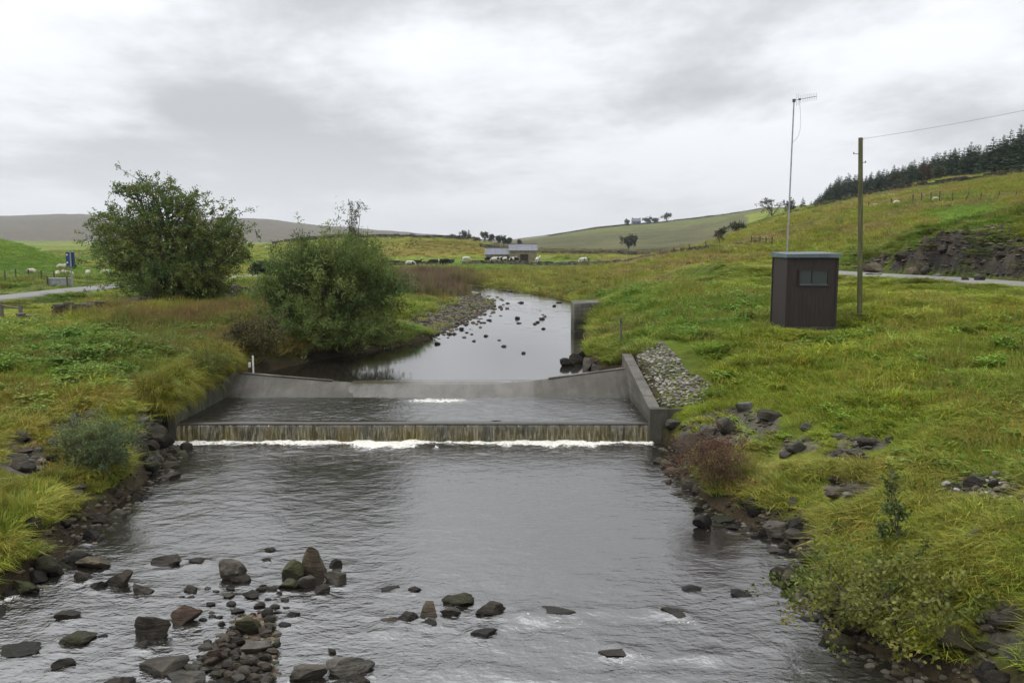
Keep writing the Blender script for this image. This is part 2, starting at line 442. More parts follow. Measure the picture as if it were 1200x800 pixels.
# ------------------------------------------------------------------ materials
def mat(name):
    m = bpy.data.materials.new(name); m.use_nodes = True
    nt = m.node_tree; nt.nodes.clear()
    o = nt.nodes.new("ShaderNodeOutputMaterial")
    return m, nt, o
class NT:
    def __init__(s, nt): s.nt = nt
    def n(s, t, **kw):
        x = s.nt.nodes.new(t)
        for k, v in kw.items(): setattr(x, k, v)
        return x
    def l(s, a, b): s.nt.links.new(a, b)
    def put(s, inp, x):
        if x is None: return
        if isinstance(x, (int, float, tuple, list)): inp.default_value = x
        else: s.l(x, inp)
    def math(s, op, a, b=None, clamp=False):
        m = s.n("ShaderNodeMath", operation=op, use_clamp=clamp)
        s.put(m.inputs[0], a); s.put(m.inputs[1], b)
        return m.outputs[0]
    def noise(s, scale, detail=4, rough=.55, vec=None, dist=0.0):
        x = s.n("ShaderNodeTexNoise"); x.inputs["Scale"].default_value = scale
        x.inputs["Detail"].default_value = detail; x.inputs["Roughness"].default_value = rough
        x.inputs["Distortion"].default_value = dist
        if vec is not None: s.l(vec, x.inputs["Vector"])
        return x.outputs[0]
    def obj(s, scale=(1, 1, 1), rot=(0, 0, 0)):
        t = s.n("ShaderNodeTexCoord"); m = s.n("ShaderNodeMapping")
        m.inputs["Scale"].default_value = scale; m.inputs["Rotation"].default_value = rot
        s.l(t.outputs["Object"], m.inputs[0]); return m.outputs[0]
    def ramp(s, fac, stops):
        r = s.n("ShaderNodeValToRGB"); e = r.color_ramp.elements
        while len(e) < len(stops): e.new(0.5)
        for i, (p, c) in enumerate(stops):
            e[i].position = p; e[i].color = (*c, 1) if len(c) == 3 else c
        s.put(r.inputs[0], fac); return r.outputs[0]
    def mix(s, fac, a, b, blend="MIX"):
        m = s.n("ShaderNodeMix", data_type="RGBA", blend_type=blend)
        s.put(m.inputs[0], fac); s.put(m.inputs[6], a); s.put(m.inputs[7], b)
        return m.outputs[2]
    def bump(s, h, strength=.3, dist=.02, normal=None):
        b = s.n("ShaderNodeBump"); b.inputs["Strength"].default_value = strength; b.inputs["Distance"].default_value = dist
        s.l(h, b.inputs["Height"])
        if normal is not None: s.l(normal, b.inputs["Normal"])
        return b.outputs[0]
    def pr(s, base, rough=.8, normal=None, metal=0.0, spec=.3):
        p = s.n("ShaderNodeBsdfPrincipled")
        s.put(p.inputs["Base Color"], base if not (isinstance(base, tuple) and len(base) == 3) else (*base, 1))
        s.put(p.inputs["Roughness"], rough); p.inputs["Metallic"].default_value = metal
        p.inputs["Specular IOR Level"].default_value = spec
        if normal is not None: s.l(normal, p.inputs["Normal"])
        return p
def speckled(name, c1, c2, scale=6, rough=.85, bump=.4, bdist=.02, detail=6, spec=.3, stretch=(1, 1, 1), metal=0.0):
    m, nt, o = mat(name); T = NT(nt)
    v = T.obj(stretch)
    n = T.noise(scale, detail, .6, v)
    c = T.ramp(n, [(.32, c1), (.68, c2)])
    p = T.pr(c, rough, T.bump(T.noise(scale * 3, 5, .6, v), bump, bdist), metal, spec)
    T.l(p.outputs[0], o.inputs[0]); return m
M = {}
M["concrete"] = None
def make_concrete():
    m, nt, o = mat("concrete"); T = NT(nt)
    v = T.obj()
    n = T.noise(1.3, 8, .62, v); c = T.ramp(n, [(.3, (.06, .056, .047)), (.55, (.118, .11, .095)), (.75, (.19, .18, .16))])
    vs = T.obj((3.5, 3.5, .35))
    st_ = T.noise(1.6, 5, .6, vs)
    c = T.mix(T.math("MULTIPLY", T.ramp(st_, [(.5, (0, 0, 0)), (.72, (1, 1, 1))]), .55), c, (.05, .055, .03, 1))
    g = T.n('ShaderNodeSeparateXYZ'); T.l(T.n('ShaderNodeTexCoord').outputs['Object'], g.inputs[0])
    low = T.ramp(T.math('ADD', g.outputs[2], T.math('MULTIPLY', T.math('SUBTRACT', T.noise(2.2, 6, .6, v), .5), .45)), [(.55, (1, 1, 1)), (.85, (0, 0, 0))])
    c = T.mix(T.math('MULTIPLY', low, .8), c, (.026, .028, .016, 1))
    wv = T.n('ShaderNodeTexWave', wave_type='BANDS', bands_direction='Z'); wv.inputs['Scale'].default_value = 1.4; wv.inputs['Distortion'].default_value = .6; wv.inputs['Detail'].default_value = 2; T.l(v, wv.inputs['Vector'])
    c = T.mix(T.ramp(wv.outputs['Fac'], [(.0, (.55, .55, .55)), (.10, (0, 0, 0))]), c, (.04, .038, .03, 1))
    li = T.noise(22, 3, .6, v)
    c = T.mix(T.ramp(li, [(.66, (0, 0, 0)), (.72, (1, 1, 1))]), c, (.38, .37, .33, 1))
    p = T.pr(c, .82, T.bump(T.noise(14, 6, .65, v), .5, .02))
    T.l(p.outputs[0], o.inputs[0]); return m
M["concrete"] = make_concrete()
def make_weir():
    m, nt, o = mat("weir_concrete"); T = NT(nt); v = T.obj()
    c = T.ramp(T.noise(.9, 8, .66, v), [(.3, (.034, .029, .022)), (.5, (.062, .055, .044)), (.72, (.102, .093, .078))])
    stn = T.noise(2.2, 6, .65, T.obj((1.6, .22, .22)))
    c = T.mix(T.ramp(stn, [(.48, (0, 0, 0)), (.68, (.85, .85, .85))]), c, (.034, .032, .018, 1))
    g = T.n("ShaderNodeSeparateXYZ"); T.l(T.n("ShaderNodeTexCoord").outputs["Object"], g.inputs[0])
    low = T.ramp(T.math("ADD", g.outputs[2], T.math("MULTIPLY", T.math("SUBTRACT", T.noise(2.5, 5, .6, v), .5), .35)), [(.24, (1, 1, 1)), (.36, (0, 0, 0))])
    c = T.mix(T.math("MULTIPLY", low, .75), c, (.022, .024, .012, 1))          # slime line at the pool level
    p = T.pr(c, T.math("SUBTRACT", .62, T.math("MULTIPLY", low, .3)), T.bump(T.noise(9, 6, .68, v), .5, .03), 0, .4); T.l(p.outputs[0], o.inputs[0]); return m
M["wet_concrete"] = make_weir()
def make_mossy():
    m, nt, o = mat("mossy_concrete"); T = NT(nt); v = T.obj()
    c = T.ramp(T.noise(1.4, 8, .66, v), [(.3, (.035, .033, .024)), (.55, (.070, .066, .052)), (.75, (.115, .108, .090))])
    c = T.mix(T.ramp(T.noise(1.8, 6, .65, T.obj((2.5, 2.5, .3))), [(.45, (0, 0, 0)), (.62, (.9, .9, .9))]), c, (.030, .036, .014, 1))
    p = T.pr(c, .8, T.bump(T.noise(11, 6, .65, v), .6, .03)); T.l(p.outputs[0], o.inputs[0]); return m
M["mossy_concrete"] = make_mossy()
def make_rock():
    m, nt, o = mat("rock"); T = NT(nt)
    oi = T.n("ShaderNodeObjectInfo"); v = T.obj()
    big = T.noise(2.2, 6, .62, v); fine = T.noise(17, 6, .7, v)
    k = T.ramp(big, [(.3, (.42, .42, .41)), (.7, (1.5, 1.46, 1.40))])
    c = T.mix(1.0, oi.outputs["Color"], k, "MULTIPLY")
    c = T.mix(T.ramp(fine, [(.55, (0, 0, 0)), (.75, (.65, .65, .65))]), c, T.mix(1.0, c, (1.7, 1.7, 1.6, 1), "MULTIPLY"))
    g = T.n("ShaderNodeNewGeometry"); sp = T.n("ShaderNodeSeparateXYZ"); T.l(g.outputs["Normal"], sp.inputs[0])
    moss = T.math("MULTIPLY", T.math("SUBTRACT", 1.0, oi.outputs["Alpha"]), T.ramp(T.math("ADD", sp.outputs[2], T.math("SUBTRACT", T.noise(4, 5, .6, v), .5)), [(.1, (0, 0, 0)), (.45, (1, 1, 1))]))
    c = T.mix(moss, c, (.045, .052, .018, 1))
    # damp dark band just above the water
    gp = T.n("ShaderNodeSeparateXYZ"); T.l(T.n("ShaderNodeTexCoord").outputs["Object"], gp.inputs[0])
    wet = T.ramp(T.math("ADD", gp.outputs[2], T.math("MULTIPLY", T.math("SUBTRACT", big, .5), .16)), [(.05, (1, 1, 1)), (.17, (0, 0, 0))])
    c = T.mix(T.math("MULTIPLY", wet, .8), c, T.mix(1.0, c, (.33, .32, .30, 1), "MULTIPLY"))
    vs = T.obj((1, 1, 6), (.3, .2, 0))
    nb = T.bump(fine, .8, .035, T.bump(T.noise(3, 6, .6, vs), .7, .08))
    p = T.pr(c, T.math("SUBTRACT", .74, T.math("MULTIPLY", wet, .35)), nb, 0, .22)
    T.l(p.outputs[0], o.inputs[0]); return m
M["rock"] = make_rock()
def make_vcol(name, rough=.85, var=.5, scale=8, bump=.4, bdist=.03, transl=0.0, spec=.2):
    m, nt, o = mat(name); T = NT(nt)
    a = T.n("ShaderNodeAttribute"); a.attribute_name = "col"
    c = a.outputs["Color"]
    nrm = None
    if var:
        v = T.obj(); n = T.noise(scale, 5, .6, v)
        c = T.mix(1.0, c, T.ramp(n, [(.3, (1 - var,) * 3), (.7, (1 + var,) * 3)]), "MULTIPLY")
        if bump: nrm = T.bump(T.noise(scale * 2.5, 4, .6, v), bump, bdist)
    p = T.pr(c, rough, nrm, 0, spec)
    if transl:
        tr = T.n("ShaderNodeBsdfTranslucent"); T.l(c, tr.inputs[0])
        mxs = T.n("ShaderNodeMixShader"); mxs.inputs[0].default_value = transl
        T.l(p.outputs[0], mxs.inputs[1]); T.l(tr.outputs[0], mxs.inputs[2]); T.l(mxs.outputs[0], o.inputs[0])
    else:
        T.l(p.outputs[0], o.inputs[0])
    return m
M["leaf"] = make_vcol("leaf", .55, 0, transl=.38, spec=.35)
M["stones"] = make_vcol("stones", .85, .35, 7, .5, .03)
M["hide"] = make_vcol("hide", .9, .12, 12, .6, .03)
def make_ground():
    m, nt, o = mat("ground"); T = NT(nt)
    a = T.n("ShaderNodeAttribute"); a.attribute_name = "col"
    v = T.obj()
    n1 = T.noise(.9, 8, .65, v); n2 = T.noise(.05, 8, .62, v); n3 = T.noise(9, 6, .7, v)
    c = T.mix(1.0, a.outputs["Color"], T.ramp(n1, [(.3, (.62, .66, .6)), (.7, (1.4, 1.34, 1.3))]), "MULTIPLY")
    c = T.mix(1.0, c, T.ramp(n2, [(.3, (.75, .78, .75)), (.7, (1.25, 1.22, 1.2))]), "MULTIPLY")
    c = T.mix(1.0, c, T.ramp(n3, [(.3, (.7, .7, .7)), (.7, (1.3, 1.3, 1.3))]), "MULTIPLY")
    nb = T.bump(n3, .8, .06, T.bump(n1, .8, .5))
    p = T.pr(c, .95, nb, 0, .1)
    T.l(p.outputs[0], o.inputs[0]); return m
M["ground"] = make_ground()
def make_asphalt():
    m, nt, o = mat("asphalt"); T = NT(nt); v = T.obj()
    c = T.ramp(T.noise(.8, 8, .6, v), [(.3, (.12, .12, .118)), (.7, (.205, .2, .195))])
    c = T.mix(T.ramp(T.noise(70, 2, .5, v), [(.5, (0, 0, 0)), (.7, (.6, .6, .6))]), c, (.26, .25, .24, 1))
    p = T.pr(c, .8, T.bump(T.noise(60, 3, .6, v), .4, .01)); T.l(p.outputs[0], o.inputs[0]); return m
M["asphalt"] = make_asphalt()
def make_grass():
    m, nt, o = mat("grass_blades"); T = NT(nt)
    a = T.n("ShaderNodeAttribute", attribute_type="INSTANCER"); a.attribute_name = "tint"
    b = T.n("ShaderNodeAttribute"); b.attribute_name = "col"
    c = T.mix(1.0, a.outputs["Color"], b.outputs["Color"], "MULTIPLY")
    p = T.pr(c, .6, None, 0, .25)
    tr = T.n("ShaderNodeBsdfTranslucent"); T.l(c, tr.inputs[0])
    mxs = T.n("ShaderNodeMixShader"); mxs.inputs[0].default_value = .3
    T.l(p.outputs[0], mxs.inputs[1]); T.l(tr.outputs[0], mxs.inputs[2]); T.l(mxs.outputs[0], o.inputs[0])
    return m
M["grass"] = make_grass()
def make_water():
    m, nt, o = mat("water"); T = NT(nt)
    v = T.obj((1, 1.7, 1)); v2 = T.obj((1, 1.25, 1))
    fo = T.n("ShaderNodeAttribute"); fo.attribute_name = "foam"
    rg = T.n("ShaderNodeAttribute"); rg.attribute_name = "rough"
    h = T.math("ADD", T.noise(4.2, 3, .5, v, .4), T.math("MULTIPLY", T.noise(13, 3, .55, v2, .3), .46))
    hb = T.n("ShaderNodeBump"); hb.inputs["Distance"].default_value = .085
    T.l(h, hb.inputs["Height"]); T.l(T.math("MULTIPLY", rg.outputs["Fac"], .60), hb.inputs["Strength"])
    p = T.pr((.016, .014, .011), .08, hb.outputs[0], 0, .5)
    p.inputs["IOR"].default_value = 2.9
    fn = T.noise(10, 7, .75, v2, .8)
    fm = T.ramp(T.math("ADD", fo.outputs["Fac"], T.math("MULTIPLY", T.math("SUBTRACT", fn, .5), 2.2)), [(.62, (0, 0, 0)), (.82, (1, 1, 1))])
    w = T.pr(T.ramp(T.noise(16, 4, .6, v2), [(.3, (.50, .46, .36)), (.6, (.80, .79, .75))]), .6, T.bump(fn, .7, .05), 0, .3)
    mxs = T.n("ShaderNodeMixShader"); T.l(fm, mxs.inputs[0])
    T.l(p.outputs[0], mxs.inputs[1]); T.l(w.outputs[0], mxs.inputs[2]); T.l(mxs.outputs[0], o.inputs[0])
    return m
M["water"] = make_water()
def make_curtain():
    m, nt, o = mat("falling_water"); T = NT(nt)
    v = T.obj((1, 0.25, .16))
    n1 = T.noise(17, 5, .68, v, .5); n0 = T.noise(.9, 3, .5, T.obj((1, .1, .1)))
    dk = T.mix(T.ramp(n0, [(.40, (0, 0, 0)), (.62, (1, 1, 1))]), (.040, .040, .028, 1), (.098, .076, .020, 1))
    c = T.ramp(n1, [(.46, (0, 0, 0)), (.72, (1, 1, 1))])
    fl = T.n("ShaderNodeAttribute"); fl.attribute_name = "foam"
    c = T.mix(T.math("MULTIPLY", c, fl.outputs["Fac"]), dk, (.29, .265, .185, 1))
    lip = T.mix(fl.outputs["Fac"], (.03, .026, .02, 1), c)
    p = T.pr(lip, .12, T.bump(n1, .25, .03), 0, .5)
    T.l(p.outputs[0], o.inputs[0]); return m
M["curtain"] = make_curtain()
M["film"] = speckled("water_film", (.045, .038, .028), (.085, .075, .058), 2.5, .16, .25, .02, 4, .6, (1, .3, 1))
M["bark"] = speckled("bark", (.045, .038, .028), (.11, .095, .075), 9, .9, .7, .02, stretch=(1, 1, .3))
M["hut_wood"] = speckled("hut_wood", (.021, .0155, .0145), (.036, .027, .025), 5, .62, .25, .006, stretch=(6, 6, .5))
M["hut_roof"] = speckled("hut_roof", (.07, .095, .105), (.12, .15, .16), 3, .55, .2, .005)
M["glass"] = None
def make_glass():
    m, nt, o = mat("window_glass"); T = NT(nt)
    p = T.pr((.022, .034, .026), .12, None, 0, .4); T.l(p.outputs[0], o.inputs[0]); return m
M["glass"] = make_glass()
M["galv"] = speckled("galvanised_steel", (.22, .225, .23), (.36, .365, .37), 5, .45, .1, .003, metal=.55)
M["dark_metal"] = speckled("dark_metal", (.05, .05, .05), (.10, .10, .10), 6, .5, .1, .003, metal=.4)
M["pole_wood"] = speckled("pole_wood", (.050, .055, .025), (.125, .12, .055), 5, .9, .5, .01, stretch=(3, 3, .25))
M["post_wood"] = speckled("post_wood", (.075, .065, .05), (.18, .16, .13), 7, .9, .5, .01, stretch=(3, 3, .4))
M["barn_stone"] = speckled("barn_stone", (.14, .115, .075), (.27, .235, .165), 2.2, .9, .5, .05)
M["slate"] = speckled("slate", (.10, .105, .125), (.17, .175, .20), 1.5, .55, .3, .03)
M["dark_door"] = speckled("dark_door", (.018, .016, .014), (.04, .035, .03), 2, .8, .2, .02)
M["white_paint"] = speckled("white_paint", (.55, .55, .52), (.78, .78, .75), 6, .6, .1, .004)
M["blue_sign"] = speckled("blue_sign", (.015, .035, .12), (.025, .055, .17), 3, .45, .05, .002)
M["cable"] = speckled("cable", (.02, .02, .02), (.045, .045, .045), 8, .6, .1, .002)
M["render_white"] = speckled("render_white", (.42, .42, .40), (.6, .6, .57), 1.2, .9, .2, .03)

# ------------------------------------------------------------------ the ground sheet
def mixc(a, b, t): return a * (1 - t[..., None]) + np.asarray(b) * t[..., None]
GREEN = np.array((.084, .138, .020)); LIME = np.array((.155, .188, .024)); OLIVE = np.array((.128, .128, .032))
STRAW = np.array((.26, .215, .095)); RUST = np.array((.115, .068, .036)); MAUVE = np.array((.10, .072, .055)); DEEP = np.array((.045, .072, .016))
EARTH = np.array((.055, .043, .030)); SHALE = np.array((.040, .036, .036)); GRAVEL = np.array((.125, .115, .10))
def ell(u, v, cu, cv, ru, rv, soft=.35):
    r = np.sqrt(((u - cu) / ru) ** 2 + ((v - cv) / rv) ** 2)
    return 1 - sstep(1 - soft, 1 + soft, r)
def turf(X, Y, Z):
    """colour of the growth at a place, and how tall / how leafy it is"""
    u, v = project(X, Y, Z)
    big = fbm2(X / 6.5, Y / 6.5, 4, 101); med = fbm2(X / 1.7, Y / 1.7, 3, 103); sm = fbm2(X / .6, Y / .6, 2, 107)
    farb = fbm2(X / 45, Y / 45, 4, 109)
    b = np.where(Y > 60, farb, big)
    c = mixc(np.broadcast_to(GREEN, X.shape + (3,)).copy(), LIME, sstep(.38, .60, b))
    c = mixc(c, OLIVE, sstep(.52, .68, med) * .5)
    c = mixc(c, STRAW, sstep(.60, .74, fbm2(X / 2.6 + 40, Y / 2.6, 4, 113)) * .28)
    c = mixc(c, RUST, sstep(.64, .76, fbm2(X / 1.9 + 90, Y / 1.9, 3, 117)) * .28)
    nz = (med - .5) * 1.2
    leftside = (X < 0)
    # left bank: leafy green higher up, rust and dead stems nearer the wood and the water
    z1 = ell(u, v, 275, 398, 150, 34) * leftside
    c = mixc(c, RUST * 1.05, np.clip(z1 * (.55 + nz), 0, .7))
    z1b = ell(u, v, 200, 375, 130, 14) * leftside
    c = mixc(c, RUST, np.clip(z1b * (.5 + nz), 0, .65))
    z2 = ell(u, v, 90, 415, 130, 38) * leftside
    c = mixc(c, GREEN * .9, np.clip(z2 * (.45 + nz), 0, .65))
    z3 = ell(u, v, 60, 490, 110, 40) * leftside
    c = mixc(c, OLIVE * np.array((1.15, .9, .8)), np.clip(z3 * (.40 + nz * 1.4), 0, .65))
    # reed bed above the shingle
    z3b = ell(u, v, 30, 610, 95, 75) * leftside
    c = mixc(c, OLIVE * np.array((1.1, .95, .9)), np.clip(z3b * (.3 + nz), 0, .55))
    z4 = ell(u, v, 512, 336, 52, 13) * leftside * (Y > 48)
    c = mixc(c, MAUVE * .9, np.clip(z4 * 1.2, 0, .92))
    # rough rushy ground across the river bend
    z5 = ell(u, v, 660, 330, 120, 17) * (Y > 55)
    c = mixc(c, OLIVE * 1.1, np.clip(z5 * (.65 + nz), 0, .8))
    # right bank: bright green and yellow sward
    z6 = ell(u, v, 1000, 440, 260, 90) * (~leftside)
    c = mixc(c, LIME * np.array((.95, 1.0, .9)), np.clip(z6 * (.50 + nz), 0, .7))
    z7 = ell(u, v, 830, 355, 110, 40) * (~leftside)
    c = mixc(c, GREEN * 1.15, np.clip(z7 * (.55 + nz), 0, .75))
    z8 = ell(u, v, 1100, 690, 120, 130) * (~leftside)
    c = mixc(c, OLIVE * 1.1, np.clip(z8 * (.55 + nz), 0, .7))
    # hillside above the right road
    z9 = (Y > 44) * (X > 10) * (Y < 260)
    c = mixc(c, LIME * np.array((1.0, .9, 1.0)), np.clip(z9 * (.45 + (farb - .5) * 2), 0, .7))
    c = mixc(c, STRAW * .72, np.clip(z9 * sstep(.50, .68, fbm2(X / 9, Y / 9, 4, 131)), 0, .7))
    z10 = ell(u, v, 1150, 255, 60, 14) * z9
    c = mixc(c, GREEN * 1.4, z10 * .8)
    # valley fields
    fl = (Y > 75) * (u < 140) * (Y < 140)
    c = mixc(c, GREEN * np.array((1.15, 1.25, 1.0)), np.clip(fl * (.75 + (farb - .5)), 0, .9))
    z11 = ell(u, v, 560, 309, 150, 6) * (Y > 110) * (Y < 230)
    c = mixc(c, GREEN * 1.3, z11 * .7)
    f2 = (Y > 215) * (Y < 330) * (u > 440) * (u < 600)
    c = mixc(c, OLIVE * np.array((1.15, .95, .9)), f2 * .85)
    f3 = (Y >= 265) * (Y < 520) * (u < 575) * (u > 290) * (~((u > 480) & (Y < 330)))
    c = mixc(c, LIME * np.array((1.05, .95, 1.25)), f3 * .8)
    f4 = (Y > 260) * (Y < 780) * (u >= 575) * (u < 875)
    c = mixc(c, np.array((.074, .066, .042)) * (0.7 + .6 * farb[..., None]), f4 * .8)
    f5 = (Y >= 780) * (Y < 1100) * (u > 600)
    c = mixc(c, np.array((.095, .105, .042)), f5 * .85)
    f6 = (Y >= 1300)
    c = mixc(c, np.array((.090, .076, .058)), f6 * .95)
    c = c * (0.78 + .44 * sm[..., None])
    leafy = np.clip(z2 * .8 + z7 * .3 + z1 * .2, 0, 1)
    tall = np.clip(z1 * .5 + z4 + z5 * .4 + z1b * .5, 0, 1)
    short = np.clip(fl * 1.0 + z10 + z11, 0, 1)
    return c, leafy, tall, short, z4
def bare(X, Y, Z):
    """how much bare stone or earth: shale cutting, shingle, stony patches, waterside"""
    u, v = project(X, Y, Z)
    sdv = river_sd(X, Y)
    d, zr, sg = line_dist(ROADL["right"], X, Y)
    n = fbm2(X * 1.1, Y * 1.1, 4, 151)
    nl = fbm2(X / 3.2, Y / 3.2, 3, 153)
    cut = (sg < 0) * sstep(1.9, 2.3, d) * (1 - sstep(2.7, 4.8, d + (nl - .5) * 5)) * sstep(23, 29, Y) * (1 - sstep(43, 50, Y))
    cut = np.clip(cut * (0.55 + n), 0, 1)
    cut = sstep(.50, .66, cut)
    bar = sstep(39, 42, Y) * (1 - sstep(70, 78, Y)) * (X < 1) * (1 - sstep(2.6, 4.2, sdv + (n - .5) * 1.5)) * (sdv > -3)
    edge = (1 - sstep(.15, .75, sdv + (n - .5) * .9)) * (Y < 60)
    patch = np.zeros_like(X)
    for (cu, cv, ru, rv) in [(1155, 570, 55, 12), (1010, 520, 30, 8), (940, 520, 26, 9), (1000, 572, 34, 9), (860, 500, 55, 22), (85, 505, 30, 20), (25, 535, 30, 22), (168, 470, 18, 20), (1185, 735, 30, 30), (190, 515, 30, 30), (985, 535, 22, 7)]:
        patch = np.maximum(patch, ell(u, v, cu, cv, ru, rv))
    patch = sstep(.35, .6, patch * (.5 + n))
    rip = ell(u, v, 787, 440, 46, 42) * (X > 3.5) * (Y > 20) * (Y < 34)
    return cut, bar, edge, patch * (Y < 40), rip, sdv
def build_ground():
    rows = [-16.0]
    while rows[-1] < 5200:
        y = rows[-1]; rows.append(y + (0.5 if y < 6 else max(0.10, 0.0074 * y)))
    R = np.array(rows); C = np.linspace(-0.98, 0.98, 500)
    Yg, Cg = np.meshgrid(R, C, indexing="ij")
    Xg = Cg * yp(Yg)
    Zg = ground(Xg, Yg)
    GR.update(R=R, C=C, Z=Zg)
    X, Y, Z = Xg.ravel(), Yg.ravel(), Zg.ravel()
    c, leafy, tall, short, reed = turf(X, Y, Z)
    # soil and thatch between the blades where the blades are built
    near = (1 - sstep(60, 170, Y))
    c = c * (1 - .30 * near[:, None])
    cut, bar, edge, patch, rip, sdv = bare(X, Y, Z)
    n = fbm2(X * 2.2, Y * 2.2, 3, 171)[:, None]
    nb_ = sstep(.55, .68, fbm2(X * 1.6 + 50, Y * 1.6, 4, 173))[:, None]
    c = c * (1 - cut[:, None]) + (SHALE * (0.5 + 1.0 * n) * (1 - nb_ * .5) + np.array((.10, .085, .062)) * nb_ * .5) * cut[:, None]
    c = c * (1 - bar[:, None]) + (GRAVEL * (0.5 + .8 * n)) * bar[:, None]
    c = c * (1 - edge[:, None]) + (EARTH * (0.5 + .9 * n)) * edge[:, None]
    c = c * (1 - patch[:, None]) + (GRAVEL * .75 * (0.5 + .9 * n)) * patch[:, None]
    bedm = (sdv < 0)[:, None]
    c = np.where(bedm, np.array((.06, .045, .028)), c)
    nr, nc = len(R), len(C)
    i = np.arange((nr - 1) * (nc - 1)); r = i // (nc - 1); k = i % (nc - 1)
    a = r * nc + k
    f = np.stack([a, a + 1, a + nc + 1, a + nc], 1)
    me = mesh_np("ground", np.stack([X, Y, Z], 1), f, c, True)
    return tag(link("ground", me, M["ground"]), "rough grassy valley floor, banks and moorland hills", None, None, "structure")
build_ground()

# ------------------------------------------------------------------ roads
def road(name, L, half, label):
    L = smooth_line(L, 10)
    T = np.gradient(L[:, :2], axis=0); T /= np.linalg.norm(T, axis=1)[:, None]
    Nn = np.stack([-T[:, 1], T[:, 0]], 1)
    offs = np.array([-half - .02, -half, -half * .5, 0, half * .5, half, half + .02]); crown = np.array([-.12, 0, .03, .05, .03, 0, -.12])
    v = []
    for i in range(len(L)):
        for k in range(7):
            w = 1 + (.12 * (random.random() - .5) if k in (0, 1, 5, 6) else 0)
            v.append((L[i, 0] + Nn[i, 0] * offs[k] * w, L[i, 1] + Nn[i, 1] * offs[k] * w, L[i, 2] + crown[k] - .02))
    f = [(i * 7 + k, (i + 1) * 7 + k, (i + 1) * 7 + k + 1, i * 7 + k + 1) for i in range(len(L) - 1) for k in range(6)]
    f = [(a, d, c, b) for a, b, c, d in f]
    return tag(link(name, mesh_np(name, v, np.array(f), None, True), M["asphalt"]), label, None, None, "structure")
road("road_right", ROADS["right"], 1.7, "narrow grey lane below the shale cutting")
road("road_left", ROADS["left"], 1.6, "narrow grey lane past the blue sign")

